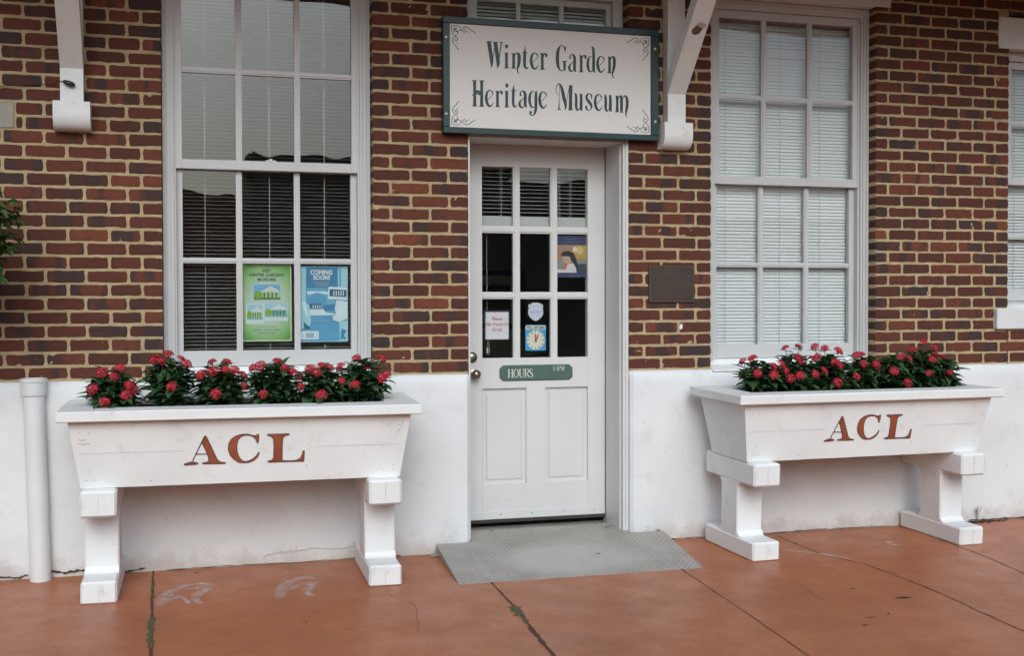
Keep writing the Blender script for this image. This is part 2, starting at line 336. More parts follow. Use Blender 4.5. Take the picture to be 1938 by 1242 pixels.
SIGN_TEXT=[[[-0.3747,2.9827,0.0183],[-0.3657,2.9274,0.0183],[-0.3578,2.8708,0.0172],[-0.3595,2.8334,0.0027]],[[-0.3898,2.9818,0.0032],[-0.3715,2.9829,0.0048],[-0.3532,2.984,0.0032]],[[-0.3579,2.8397,0.0027],[-0.3349,2.9784,0.0038]],[[-0.336,2.9819,0.0183],[-0.3275,2.9295,0.0183],[-0.319,2.8652,0.0173],[-0.3223,2.8302,0.0027]],[[-0.3468,2.9808,0.0033],[-0.3327,2.9816,0.0049],[-0.3187,2.9824,0.0032]],[[-0.3101,2.9814,0.0033],[-0.2992,2.982,0.0049],[-0.2884,2.9827,0.0032]],[[-0.3201,2.8392,0.0027],[-0.2982,2.9805,0.0065]],[[-0.2673,2.9735,0.0076],[-0.2673,2.9616,0.0163],[-0.2679,2.9475,0.0032]],[[-0.268,2.9252,0.0141],[-0.2681,2.881,0.013],[-0.2682,2.8383,0.0141]],[[-0.2823,2.8355,0.0033],[-0.2674,2.8363,0.0049],[-0.2524,2.8371,0.0033]],[[-0.2799,2.9219,0.0027],[-0.2723,2.9223,0.0044],[-0.2647,2.9227,0.0027]],[[-0.2239,2.924,0.0141],[-0.2246,2.8834,0.013],[-0.2247,2.8386,0.0142]],[[-0.2399,2.8362,0.0033],[-0.2252,2.837,0.0049],[-0.2105,2.8378,0.0033]],[[-0.2376,2.9212,0.0027],[-0.2299,2.9216,0.0043],[-0.2223,2.922,0.0027]],[[-0.218,2.9098,0.0028],[-0.2049,2.9251,0.0066],[-0.1924,2.9154,0.0153],[-0.1908,2.8852,0.0164],[-0.1952,2.8537,0.0131],[-0.2018,2.8325,0.0076],[-0.198,2.8144,0.0055],[-0.191,2.8044,0.0022]],[[-0.1524,2.9683,0.0017],[-0.1557,2.9446,0.0076],[-0.1568,2.9237,0.0142],[-0.158,2.8661,0.0142],[-0.1526,2.8445,0.011],[-0.1417,2.8388,0.0055],[-0.1351,2.8517,0.0022]],[[-0.1721,2.9296,0.0027],[-0.1546,2.9306,0.0044],[-0.1371,2.9316,0.0028]],[[-0.1103,2.874,0.0028],[-0.0784,2.9072,0.0033],[-0.0794,2.9228,0.0066],[-0.0937,2.9335,0.0044],[-0.1086,2.9238,0.0088],[-0.1157,2.9051,0.0121],[-0.1169,2.8788,0.0142],[-0.1087,2.8505,0.0132],[-0.0939,2.8393,0.0077],[-0.0796,2.8521,0.0044],[-0.0729,2.8655,0.0016]],[[-0.0485,2.934,0.0143],[-0.0486,2.8878,0.0132],[-0.0487,2.8417,0.0144]],[[-0.0636,2.8388,0.0034],[-0.0476,2.8396,0.005],[-0.0316,2.8405,0.0033]],[[-0.0612,2.9322,0.0028],[-0.0541,2.9326,0.0045],[-0.0469,2.933,0.0028]],[[-0.0414,2.9171,0.0022],[-0.0325,2.9328,0.0055],[-0.0237,2.9249,0.0122],[-0.0248,2.9112,0.0055]],[[-0.4611,2.7506,0.0149],[-0.4603,2.6794,0.0139],[-0.4605,2.606,0.016]],[[-0.4761,2.7514,0.0032],[-0.4611,2.7521,0.0048],[-0.4462,2.7529,0.0032]],[[-0.4776,2.6042,0.0032],[-0.461,2.6049,0.0048],[-0.4444,2.6057,0.0032]],[[-0.4183,2.7527,0.015],[-0.4185,2.6813,0.014],[-0.4187,2.6063,0.0161]],[[-0.4333,2.7525,0.0032],[-0.4167,2.7533,0.0048],[-0.4001,2.7542,0.0032]],[[-0.4337,2.6041,0.0032],[-0.4177,2.6048,0.0049],[-0.4015,2.6055,0.0033]],[[-0.4774,2.662,0.0016],[-0.463,2.6766,0.0065],[-0.4469,2.6883,0.0139],[-0.4324,2.6848,0.0118],[-0.4357,2.664,0.0022]],[[-0.4603,2.6732,0.0038],[-0.4185,2.6772,0.0064]],[[-0.3843,2.6415,0.0027],[-0.3529,2.6741,0.0033],[-0.354,2.6896,0.0065],[-0.368,2.7003,0.0043],[-0.3825,2.6908,0.0086],[-0.3895,2.6724,0.0119],[-0.3907,2.6464,0.014],[-0.3827,2.6183,0.013],[-0.3682,2.607,0.0076],[-0.3542,2.6196,0.0043],[-0.3476,2.6328,0.0017]],[[-0.3232,2.6983,0.014],[-0.3233,2.6547,0.013],[-0.3234,2.609,0.014]],[[-0.3369,2.6063,0.0032],[-0.3221,2.607,0.0049],[-0.3072,2.6076,0.0032]],[[-0.3356,2.6967,0.0027],[-0.3286,2.697,0.0044],[-0.3216,2.6974,0.0027]],[[-0.3162,2.6836,0.0022],[-0.3075,2.6981,0.0054],[-0.2978,2.6902,0.0119],[-0.2989,2.6777,0.0054]],[[-0.2662,2.7448,0.0076],[-0.2662,2.7328,0.0163],[-0.2674,2.7187,0.0033]],[[-0.2674,2.701,0.0142],[-0.2675,2.6573,0.013],[-0.2676,2.6094,0.0141]],[[-0.2817,2.6067,0.0033],[-0.2665,2.6074,0.0049],[-0.2513,2.608,0.0033]],[[-0.2793,2.6984,0.0027],[-0.2728,2.6987,0.0043],[-0.2663,2.699,0.0027]],[[-0.2227,2.7402,0.0016],[-0.225,2.7192,0.0077],[-0.2266,2.7009,0.0131],[-0.2284,2.6382,0.013],[-0.223,2.615,0.0109],[-0.2121,2.6103,0.0054],[-0.2055,2.6236,0.0021]],[[-0.2435,2.7032,0.0028],[-0.225,2.7041,0.0044],[-0.2065,2.705,0.0027]],[[-0.1803,2.676,0.0098],[-0.1846,2.6925,0.0065],[-0.172,2.7061,0.0043],[-0.16,2.6989,0.012],[-0.154,2.6782,0.0143],[-0.1547,2.6285,0.0142],[-0.1454,2.6096,0.0044]],[[-0.1617,2.6674,0.0027],[-0.1793,2.6509,0.0055],[-0.1891,2.6322,0.0121],[-0.1837,2.6131,0.0109],[-0.1695,2.6096,0.0054],[-0.1602,2.623,0.0027]],[[-0.0969,2.7019,0.0028],[-0.1134,2.7053,0.0055],[-0.1255,2.6796,0.0121],[-0.1272,2.6481,0.0132],[-0.1163,2.6145,0.0088],[-0.0998,2.6153,0.0033]],[[-0.0859,2.7103,0.0055],[-0.0881,2.6813,0.0143],[-0.0888,2.6131,0.0143],[-0.0944,2.5814,0.011],[-0.1082,2.5641,0.0044],[-0.1224,2.5724,0.0088],[-0.1191,2.5898,0.0132]],[[-0.0584,2.647,0.0027],[-0.0263,2.68,0.0033],[-0.0274,2.6957,0.0066],[-0.0418,2.7066,0.0045],[-0.0567,2.697,0.0088],[-0.0639,2.6783,0.0122],[-0.065,2.652,0.0143],[-0.0568,2.6235,0.0132],[-0.0419,2.612,0.0077],[-0.0275,2.6248,0.0044],[-0.0209,2.6382,0.0017]],[[0.0951,2.9449,0.0016],[0.0908,2.9697,0.0064],[0.0781,2.9866,0.0032],[0.0611,2.979,0.0064],[0.0489,2.9523,0.0148],[0.0451,2.912,0.0169],[0.0488,2.867,0.0148],[0.062,2.8406,0.0064],[0.0779,2.8385,0.0042],[0.0885,2.8516,0.0031]],[[0.0983,2.9827,0.0026],[0.0951,2.9675,0.0053],[0.094,2.9438,0.0016]],[[0.0897,2.8918,0.0127],[0.0896,2.8542,0.0117],[0.0917,2.8352,0.0026]],[[0.0753,2.8926,0.0032],[0.0899,2.8934,0.0048],[0.1046,2.8942,0.0032]],[[0.1269,2.9105,0.0095],[0.1232,2.9238,0.0064],[0.1355,2.9381,0.0042],[0.1472,2.9302,0.0117],[0.1531,2.9129,0.0138],[0.1525,2.8525,0.0139],[0.1621,2.8359,0.0043]],[[0.1461,2.8949,0.0027],[0.1285,2.8789,0.0054],[0.1194,2.8608,0.0117],[0.1247,2.8409,0.0107],[0.1391,2.8387,0.0053],[0.1482,2.8523,0.0026]],[[0.1943,2.9344,0.014],[0.1943,2.885,0.0129],[0.1942,2.8386,0.014]],[[0.1792,2.8363,0.0032],[0.1939,2.837,0.0048],[0.2087,2.8378,0.0032]],[[0.1815,2.9327,0.0027],[0.1884,2.933,0.0043],[0.1954,2.9334,0.0027]],[[0.2007,2.9196,0.0021],[0.2115,2.9364,0.0054],[0.2211,2.9278,0.0118],[0.2195,2.9136,0.0054]],[[0.2679,2.9244,0.0027],[0.2502,2.9315,0.0043],[0.2383,2.9076,0.0118],[0.2361,2.8771,0.014],[0.2436,2.8482,0.0108],[0.2571,2.8409,0.0054],[0.2679,2.8536,0.0027]],[[0.2588,2.9845,0.0043],[0.2707,2.9801,0.0119],[0.2733,2.9247,0.014],[0.2732,2.8538,0.0141],[0.2824,2.8381,0.0032]],[[0.3053,2.8768,0.0027],[0.3377,2.9102,0.0032],[0.3366,2.926,0.0065],[0.3221,2.9368,0.0043],[0.307,2.927,0.0087],[0.2998,2.9081,0.0119],[0.2986,2.8817,0.0141],[0.307,2.8532,0.013],[0.322,2.8419,0.0076],[0.3365,2.8548,0.0043],[0.3432,2.8683,0.0016]],[[0.3745,2.9364,0.0141],[0.3745,2.8897,0.013],[0.3745,2.843,0.0142]],[[0.3582,2.8406,0.0032],[0.3739,2.8414,0.0049],[0.3897,2.8422,0.0032]],[[0.3615,2.9347,0.0027],[0.3686,2.9351,0.0043],[0.3756,2.9355,0.0027]],[[0.3816,2.9216,0.0028],[0.3925,2.9384,0.0066],[0.4034,2.9294,0.0142],[0.405,2.8964,0.0152],[0.3995,2.8605,0.0131],[0.3924,2.8347,0.0076],[0.3962,2.8171,0.0055],[0.4033,2.8073,0.0022]],[[0.0575,2.6908,0.0016],[0.0416,2.7011,0.0027],[0.0364,2.726,0.0032],[0.0459,2.7515,0.0047],[0.0587,2.7572,0.0074],[0.0724,2.7327,0.0138],[0.0856,2.6781,0.0171],[0.0968,2.6333,0.0127],[0.0914,2.6039,0.0022]],[[0.0576,2.7471,0.0022],[0.0564,2.6717,0.0027],[0.0542,2.6088,0.0074]],[[0.0447,2.6069,0.0032],[0.0558,2.6074,0.0048],[0.0669,2.6079,0.0031]],[[0.0925,2.613,0.0021],[0.1203,2.7451,0.0037]],[[0.1289,2.7546,0.0181],[0.1272,2.6851,0.016],[0.1266,2.6095,0.0171]],[[0.1106,2.6073,0.0032],[0.1266,2.608,0.0048],[0.1426,2.6087,0.0032]],[[0.1512,2.7063,0.0027],[0.1603,2.6992,0.0107],[0.163,2.6665,0.0129],[0.1624,2.6262,0.0129],[0.1709,2.6084,0.0086],[0.1806,2.6144,0.0043],[0.1886,2.6324,0.0022]],[[0.193,2.7073,0.0118],[0.194,2.668,0.014],[0.194,2.6175,0.0139],[0.2025,2.6088,0.0032]],[[0.2575,2.6749,0.0017],[0.2596,2.6988,0.0075],[0.2446,2.7097,0.0043],[0.23,2.6974,0.0108],[0.23,2.6772,0.0118],[0.2461,2.6577,0.0151],[0.2596,2.6355,0.0108],[0.2515,2.6139,0.0043],[0.2369,2.6103,0.0043],[0.2262,2.625,0.0118],[0.2283,2.6382,0.0053]],[[0.2895,2.648,0.0027],[0.3218,2.6811,0.0032],[0.3207,2.6969,0.0065],[0.3062,2.7078,0.0044],[0.2912,2.6982,0.0087],[0.2839,2.6794,0.0119],[0.2828,2.653,0.014],[0.2911,2.6244,0.013],[0.3061,2.6129,0.0076],[0.3206,2.6257,0.0043],[0.3273,2.6392,0.0017]],[[0.3407,2.7062,0.0027],[0.3472,2.7004,0.0109],[0.3499,2.67,0.013],[0.3494,2.6294,0.0131],[0.3569,2.6114,0.0087],[0.3667,2.6174,0.0043],[0.3744,2.6356,0.0021]],[[0.3788,2.708,0.0119],[0.3798,2.6714,0.0142],[0.3798,2.6205,0.0142],[0.3885,2.6107,0.0032]],[[0.4234,2.705,0.0142],[0.4234,2.6581,0.0131],[0.4234,2.6112,0.0142]],[[0.4086,2.6086,0.0033],[0.4226,2.6092,0.0049],[0.4365,2.6098,0.0032]],[[0.4114,2.7034,0.0027],[0.418,2.7037,0.0044],[0.4245,2.704,0.0027]],[[0.4305,2.69,0.0027],[0.442,2.7048,0.0066],[0.4507,2.691,0.0143],[0.4507,2.6124,0.0142]],[[0.4403,2.6079,0.0033],[0.4518,2.6084,0.005],[0.4633,2.6089,0.0032]],[[0.4584,2.6913,0.0028],[0.4716,2.7072,0.0065],[0.4847,2.6941,0.0132],[0.488,2.6559,0.0154],[0.4825,2.6199,0.012],[0.4792,2.5994,0.0076],[0.4825,2.5842,0.0044],[0.488,2.5767,0.0022]]]
SIGN_ORN=[[[-0.5972,3.0587,0.0032],[-0.5655,3.0622,0.0026],[-0.547,3.0547,0.0026],[-0.5444,3.0394,0.0027],[-0.5576,3.0319,0.0027],[-0.563,3.0136,0.0026],[-0.5789,3.0049,0.0026],[-0.591,3.0145,0.0032],[-0.5968,3.0321,0.0032],[-0.5972,3.0587,0.0032]],[[-0.5856,3.0471,0.0047],[-0.5719,3.0362,0.0063],[-0.5603,3.0251,0.0048]],[[-0.5645,3.0484,0.0042],[-0.5814,3.0433,0.0032],[-0.5825,3.0237,0.0043]],[[-0.5433,3.0395,0.0042],[-0.5327,3.0386,0.0026],[-0.5284,3.0517,0.0032],[-0.5125,3.0589,0.0037],[-0.4912,3.0515,0.0038],[-0.4763,3.0395,0.0038],[-0.4635,3.0341,0.0032],[-0.4582,3.0252,0.0048]],[[-0.5327,3.0386,0.0022],[-0.5258,3.0287,0.0032],[-0.5152,3.0309,0.0032],[-0.5125,3.0414,0.0042],[-0.5199,3.044,0.0043]],[[-0.5061,3.0351,0.0015],[-0.4976,3.032,0.0021],[-0.4945,3.023,0.0016]],[[-0.5741,3.0078,0.0043],[-0.5726,2.9976,0.0026],[-0.5858,2.9927,0.0032],[-0.5922,2.977,0.0037],[-0.5833,2.957,0.0037],[-0.5701,2.9434,0.0037],[-0.5638,2.9314,0.0032],[-0.5543,2.9268,0.0048]],[[-0.5726,2.9976,0.0021],[-0.562,2.9916,0.0032],[-0.5636,2.9812,0.0032],[-0.5742,2.978,0.0042],[-0.5774,2.985,0.0042]],[[-0.5674,2.9723,0.0016],[-0.5637,2.9643,0.0021],[-0.5542,2.9618,0.0016]]]
ACL={"A":[[-0.199,0.7992],[-0.1912,0.7934],[-0.1664,0.7369],[-0.1381,0.6708],[-0.1238,0.6591],[-0.0967,0.6543],[-0.0978,0.6499],[-0.1491,0.6489],[-0.21,0.652],[-0.2118,0.6569],[-0.1885,0.6597],[-0.1802,0.6687],[-0.1812,0.6836],[-0.1952,0.7212],[-0.2111,0.757],[-0.2146,0.7619]],"Af":[[-0.3009,0.653],[-0.2884,0.658],[-0.2653,0.6638],[-0.251,0.6632],[-0.2315,0.6566],[-0.2351,0.6515],[-0.26,0.6495],[-0.2991,0.6485]],"C":[[0.0608,0.7983],[0.0655,0.7963],[0.0669,0.7756],[0.0616,0.7502],[0.0568,0.7553],[0.0496,0.7743],[0.0369,0.7871],[0.0186,0.7933],[-0.0032,0.794],[-0.0251,0.7853],[-0.038,0.7671],[-0.0436,0.7382],[-0.0402,0.7081],[-0.0313,0.6817],[-0.0186,0.6643],[-0.0041,0.6571],[0.0141,0.6582],[0.0361,0.6686],[0.0546,0.6841],[0.0657,0.7043],[0.0693,0.7012],[0.0619,0.68],[0.0434,0.662],[0.0214,0.6516],[-0.0042,0.6488],[-0.0333,0.6537],[-0.0586,0.6715],[-0.0766,0.6945],[-0.0854,0.7247],[-0.0816,0.7544],[-0.0688,0.7763],[-0.0469,0.7924],[-0.0214,0.7991],[0.0077,0.8],[0.0369,0.7923],[0.0534,0.791]],"L":[[0.1074,0.7949],[0.1621,0.7958],[0.2177,0.7952],[0.2177,0.7903],[0.1954,0.7846],[0.186,0.7716],[0.1839,0.734],[0.1835,0.6547],[0.2281,0.6519],[0.2579,0.6545],[0.2767,0.6663],[0.285,0.685],[0.2881,0.7031],[0.2956,0.7016],[0.2934,0.6467],[0.1834,0.6483],[0.1168,0.6479],[0.1095,0.6538],[0.1317,0.6586],[0.1399,0.6715],[0.1414,0.7355],[0.1397,0.7675],[0.1324,0.7809],[0.1085,0.7911]]}
ACL_THIN=[[[-0.2019,0.79,0.0035],[-0.2592,0.668,0.0035]],[[-0.2447,0.7037,0.0035],[-0.19,0.7017,0.0035]]]
R = random.Random(7)
def gz(y): return SLOPE*y
# ================================================================ ground
g = MB(); g.box(-120, 160, -200, 60, -1.2, -.45); tag(g.build('ground', vary('dry_ground', (.10, .09, .05), (.07, .075, .035), .3, .95)), kind='structure')
g = MB()
xs = [-9+i*.5 for i in range(45)]; ys = [.16, -.2, -.6, -1.2, -2, -3, -4.5, -6, -8]
vs = [(x, y, gz(y)) for y in ys for x in xs]; n = len(xs)
g.add(vs, [(j*n+i, (j+1)*n+i, (j+1)*n+i+1, j*n+i+1) for j in range(len(ys)-1) for i in range(n-1)])
g.box(-9, 13, -8.15, -8, -.45, gz(-8)-.002)
tag(g.build('pavement', FLOOR), kind='structure')
g = MB(); g.box(-120, 160, -20, -8.16, -.449, -.36); tag(g.build('road', vary('asphalt', (.055, .055, .055), (.04, .04, .042), 2, .85, 60, .4)), kind='structure')

# joints and cracks in the pavement: thin sheets of dark dirt lying 1.5 mm over the slab
def groundline(pts, wd, dz=.0015, jit=.0, seed=1, sub=8):
    rr = random.Random(seed); P = []
    for (x0, y0), (x1, y1) in zip(pts, pts[1:]):
        for k in range(sub): t = k/sub; P.append((x0+(x1-x0)*t, y0+(y1-y0)*t))
    P.append(pts[-1]); o = []
    for i, (x, y) in enumerate(P): o.append((x+rr.uniform(-jit, jit), y+rr.uniform(-jit, jit), wd*rr.uniform(.55, 1.5)))
    q = MB(); q.stroke([(a, b2, c) for a, b2, c in o], 0, sub=2)
    q.v = [(x, z, gz(z)+dz) for x, y, z in q.v]; return q
JM = vary('joint_dirt', (.055, .022, .015), (.10, .04, .025), 20, .9, 60, 0)
for k, (pts, wd, s_) in enumerate([
    ([(-2.268, -.02), (-2.262, -.7), (-2.256, -1.3), (-2.25, -3.2)], .011, 3),
    ([(-.548, -.60), (-.562, -1.15), (-.602, -1.97), (-.64, -3.2)], .010, 4),
    ([(.545, -.60), (.50, -1.4), (.445, -2.25), (.40, -3.2)], .006, 5),
    ([(2.39, -.45), (2.375, -.9), (2.316, -1.31), (2.2, -2.4)], .006, 6)]):
    tag(groundline(pts, wd, jit=.002, seed=s_).build('pavement_joint', JM), kind='structure')
tag(groundline([(1.459, -.10), (1.468, -.35), (1.472, -.63), (1.59, -.91), (1.612, -1.23), (1.618, -1.46), (1.608, -1.72), (1.585, -1.99), (1.578, -2.21), (1.56, -2.6)], .0075, jit=.006, seed=9).build('pavement_crack', JM), kind='structure')
tag(groundline([(-.587, -1.55), (-.594, -1.75), (-.612, -2.05), (-.65, -3.2)], .02, dz=.0022, jit=.002, seed=12).build('pavement_joint', JM), kind='structure')
# moss growing out of the joints
def moss(pts, n, spread, seed, lab):
    rr = random.Random(seed); q = MB()
    for i in range(n):
        t = rr.random()*(len(pts)-1); a = int(t); t -= a
        x = pts[a][0]+(pts[a+1][0]-pts[a][0])*t+rr.gauss(0, spread); y = pts[a][1]+(pts[a+1][1]-pts[a][1])*t+rr.gauss(0, spread*.7)
        s_ = rr.uniform(.004, .010); th = rr.random()*6
        vs = [(x+s_*math.cos(th+k*1.26)*rr.uniform(.6, 1.2), y+s_*math.sin(th+k*1.26)*rr.uniform(.6, 1.2), gz(y)+.002) for k in range(5)]+[(x, y, gz(y)+rr.uniform(.004, .010))]
        q.add(vs, [(k, (k+1) % 5, 5) for k in range(5)])
    return tag(q.build('moss', MOSS), kind='stuff')
moss([(-2.259, -.95), (-2.262, -1.2), (-2.256, -1.42)], 130, .006, 1, ''); moss([(-2.262, -.25), (-2.27, -.6)], 26, .006, 4, '')
moss([(-.567, -1.2), (-.575, -1.36)], 130, .010, 2, ''); moss([(-.55, -1.14), (-.585, -1.5)], 30, .010, 3, '')
#moss([(1.01, -1.83), (1.04, -1.84)], 12, .01, 5, ''); moss([(1.37, -1.56), (1.42, -1.57)], 40, .007, 6, '')
for P_, sd_ in (([(-1.05, -.55), (-1.12, -.8), (-1.02, -1.1), (-1.1, -1.5)], 21), ([(.85, -1.0), (1.0, -1.2), (.96, -1.5)], 22)):
    tag(groundline(P_, .0018, jit=.008, seed=sd_).build('pavement_crack', JM), kind='structure')
q = MB(); rr = random.Random(8)
for k in range(420):
    x = rr.uniform(-3.3, 3.6); y = -.06-abs(rr.gauss(0, .75)); s_ = rr.uniform(.0012, .0035); q.add([(x-s_, y, gz(y)+.001), (x, y-s_, gz(y)+.001), (x+s_, y, gz(y)+.001), (x, y+s_, gz(y)+.001), (x, y, gz(y)+s_)], [(0, 1, 4), (1, 2, 4), (2, 3, 4), (3, 0, 4)])
tag(q.build('grit', SOIL), kind='stuff')
rr = random.Random(3); q = MB()
for cx_, cy_, n_, sp in ((1.39, -1.565, 26, .012), (1.36, -1.56, 14, .014), (1.23, -1.35, 6, .008), (1.02, -1.83, 7, .014), (1.14, -1.80, 5, .012), (.93, -1.93, 5, .012), (-2.04, -.13, 4, .012), (-1.58, -1.2, 3, .01)):
    for k in range(n_):
        x = cx_+rr.gauss(0, sp); y = cy_+rr.gauss(0, sp*.6); s_ = rr.uniform(.003, .008); q.add([(x-s_, y, gz(y)+.0015), (x, y-s_, gz(y)+.0015), (x+s_, y, gz(y)+.0015), (x, y+s_*.6, gz(y)+.0015), (x, y, gz(y)+s_*.5)], [(0, 1, 4), (1, 2, 4), (2, 3, 4), (3, 0, 4)])
tag(q.build('dirt', SOIL), kind='stuff')
# chalky smears under the planters
def smear(paths, seed):
    q = MB()
    for P in paths:
        r_ = MB(); r_.stroke([(a, b2, c) for a, b2, c in P], 0, sub=6); k = len(r_.v)//2
        L, Rr = r_.v[:k], r_.v[k:]; vs = []; cs = []; fs = []
        for i in range(k):
            for j, (tt, a) in enumerate(((0, 0), (.33, .9), (.66, .9), (1, 0))):
                vs.append(tuple(L[i][c]+(Rr[i][c]-L[i][c])*tt for c in range(3))); e = min(1, i/4, (k-1-i)/4); cs.append((a*e, a*e, a*e, 1))
        for i in range(k-1):
            for j in range(3): fs.append((i*4+j, i*4+j+1, i*4+j+5, i*4+j+4))
        vs = [(x, z, gz(z)+.0026) for x, y, z in vs]; q.add(vs, fs, 0, cs)
    return tag(q.build('chalk_smear', CHALK, colour=True), kind='stuff')
smear([[(-2.235, -.80, .08), (-2.19, -.56, .10), (-2.12, -.42, .09), (-2.03, -.38, .06), (-1.95, -.42, .05)], [(-1.95, -.42, .05), (-2.03, -.56, .07), (-2.06, -.68, .06), (-2.02, -.78, .05)], [(-2.20, -.72, .04), (-2.14, -.60, .05), (-2.10, -.70, .04), (-2.08, -.80, .04)], [(-2.16, -.46, .05), (-2.05, -.47, .06), (-1.93, -.38, .06)]], 1)
smear([[(-1.66, -.82, .05), (-1.63, -.62, .09), (-1.57, -.46, .09), (-1.49, -.40, .06), (-1.41, -.44, .05)], [(-1.42, -.47, .05), (-1.48, -.58, .08), (-1.51, -.72, .06), (-1.47, -.78, .04)], [(-1.60, -.66, .04), (-1.54, -.54, .06), (-1.45, -.50, .05)], [(-1.62, -.50, .04), (-1.55, -.43, .05), (-1.44, -.36, .05)]], 2)
smear([[(1.30, -.44, .03), (1.33, -.36, .04), (1.40, -.36, .03)], [(1.31, -.47, .03), (1.40, -.56, .05), (1.50, -.66, .06), (1.56, -.78, .05)]], 3)
smear([[(2.08, -.62, .03), (2.02, -.50, .05), (2.06, -.44, .03), (2.14, -.46, .03)], [(2.06, -.66, .04), (2.12, -.78, .06)]], 4)

# ================================================================ the building
B = empty('museum_building', (0, 0, 0))
tag(B, 'low brick depot building with white painted base, tall sash windows and a white door', 'building')
BC = .074; Z0 = 1.0484
WX = {'P1': (-3.9, -2.205), 'P2': (-1.05, -.488), 'P3': (.519, 1.067), 'P4': (2.235, 3.255)}
J = {'P1': ([-3.75, -3.54, -3.325, -3.11, -2.9026, -2.6919, -2.4808, -2.3108], [-3.655, -3.44, -3.225, -3.0152, -2.8067, -2.6009, -2.3846]),
     'P2': ([-.945, -.7185], [-.826, -.6035]),
     'P3': ([.736, .9644], [.621, .845]),
     'P4': ([2.431, 2.645, 2.857, 3.065], [2.3285, 2.545, 2.7598, 2.972, 3.15])}
wall = MB()
def brick(x0, x1, z0, z1, deepL=False, deepR=False):
    j = .0063; x0 += j if not deepL else 0; x1 -= j if not deepR else 0
    z0 += .0070; z1 -= .0070
    if x1-x0 < .02: return
    rr = R; nx = max(3, int((x1-x0)/.025)); pts = []
    lo = rr.uniform(-.0016, .0016); hi = rr.uniform(-.0016, .0016); tl = rr.uniform(-.0016, .0016)
    rc = .006
    ph = rr.random()*50
    nz = lambda a, b2: (noise.noise(Vector((a*30+ph, b2*30, ph)))*.0032+noise.noise(Vector((a*95+ph, b2*30, ph)))*.0018)
    for i in range(nx+1):
        x = x0+rc+(x1-x0-2*rc)*i/nx; pts.append((x, z0+lo+tl*(i/nx-.5)+nz(x, z0)))
    for i in range(1, 3): pts.append((x1+nz(x1, i)-(.002 if i != 1 else 0), z0+rc+(z1-z0-2*rc)*(i-.6)/1.6))
    for i in range(nx+1):
        x = x1-rc-(x1-x0-2*rc)*i/nx; pts.append((x, z1+hi+tl*(.5-i/nx)+nz(x, z1+3)))
    for i in range(1, 3): pts.append((x0+nz(x0, i+5)+(.002 if i != 1 else 0), z1-rc-(z1-z0-2*rc)*(i-.6)/1.6))
    cx, cz = (x0+x1)/2, (z0+z1)/2; n = len(pts)
    yo = rr.uniform(-.0016, .0016); a, b2 = rr.random(), rr.random()
    dep = .012
    def ring(y, s): return [(cx+(p[0]-cx)*(1-s/(x1-x0)*2), y, cz+(p[1]-cz)*(1-s/(z1-z0)*2)) for p in pts]
    rb = ring(dep, 0)
    rb = [((x if not ((deepL and x < x0+.012) or (deepR and x > x1-.012)) else x), (.095 if ((deepL and x < x0+.012) or (deepR and x > x1-.012)) else y), z) for x, y, z in rb]
    v = rb+ring(.0022+yo, 0)+ring(-.0006+yo, .0028)
    inner = ring(yo-.001, .014); v += inner
    nn_ = lambda p: (p[0], p[1]+noise.noise(Vector((p[0]*45, ph, p[2]*45)))*.0016, p[2])
    v = v[:2*n]+[nn_(p) for p in v[2*n:]]
    fs = []
    for k in range(3):
        for i in range(n): fs.append((k*n+i, k*n+(i+1) % n, (k+1)*n+(i+1) % n, (k+1)*n+i))
    fs.append(tuple(3*n+i for i in range(n)))
    cs = [(a, b2, (p[0]-x0)/.2, 1) for p in v]
    wall.add(v, fs, 0, cs)
def course(k, x0, x1, joints, left=True, right=True):
    z0 = Z0+k*BC; js = [x for x in joints if x0+.02 < x < x1-.02]
    e = [x0]+[x+R.uniform(-.004, .004) for x in js]+[x1]
    for i in range(len(e)-1): brick(e[i], e[i+1], z0, z0+BC, left and i == 0, right and i == len(e)-2)
def mortar(x0, x1, z0, z1):
    # front sheet is subdivided and gently uneven, sides go back into the reveal
    nx = max(2, int((x1-x0)/.012)); nz = max(2, int((z1-z0)/.0106)); vs = []
    for j in range(nz+1):
        for i in range(nx+1):
            x = x0+.004+(x1-x0-.008)*i/nx; z = z0+(z1-z0)*j/nz
            vs.append((x, .0026+noise.noise(Vector((x*20, z*34, 3)))*.0034+noise.noise(Vector((x*70, z*90, 8)))*.0016, z))
    n = nx+1
    wall.add(vs, [(j*n+i, j*n+i+1, (j+1)*n+i+1, (j+1)*n+i) for j in range(nz) for i in range(nx)], 1)
    for x in (x0+.004, x1-.004): wall.add([(x, .003, z0), (x, .003, z1), (x, .14, z1), (x, .14, z0)], [(0, 1, 2, 3)], 1)
    for z in (z0, z1): wall.add([(x0, .003, z), (x1, .003, z), (x1, .14, z), (x0, .14, z)], [(0, 1, 2, 3)], 1)
TOPK = 39; TOPZ = Z0+TOPK*BC
for p, (x0, x1) in WX.items():
    for k in range(TOPK):
        a, b2 = x0, x1
        if p == 'P4':
            if k < 3: b2 = 4.6
            elif k in (3, 4): b2 = 3.146
            elif 28.55 < k+.5 < 31.6: b2 = 3.17
        if p == 'P1' and k in (18, 19):
            course(k, -3.9, -3.3, J[p][k % 2], False, True); a = -2.944
        js = J[p][k % 2]
        if p == 'P4' and k < 3: js = [x for x in js if x < 3.1]+([3.2699, 3.484, 3.70, 3.91, 4.12, 4.33] if k % 2 == 0 else [3.186, 3.40, 3.615, 3.83, 4.04, 4.26])
        if p == 'P4' and 28.55 < k+.5 < 31.6: js = [x for x in js if x < 3.1]
        course(k, a, b2, js, p != 'P1' or a > -3, not (p == 'P4' and k < 3))
    mortar(x0+.0, x1-.0 if p != 'P4' else x1, Z0-.012 if p != 'P4' else Z0-.012, TOPZ)
mortar(3.2551, 4.6, Z0-.012, 1.2749)
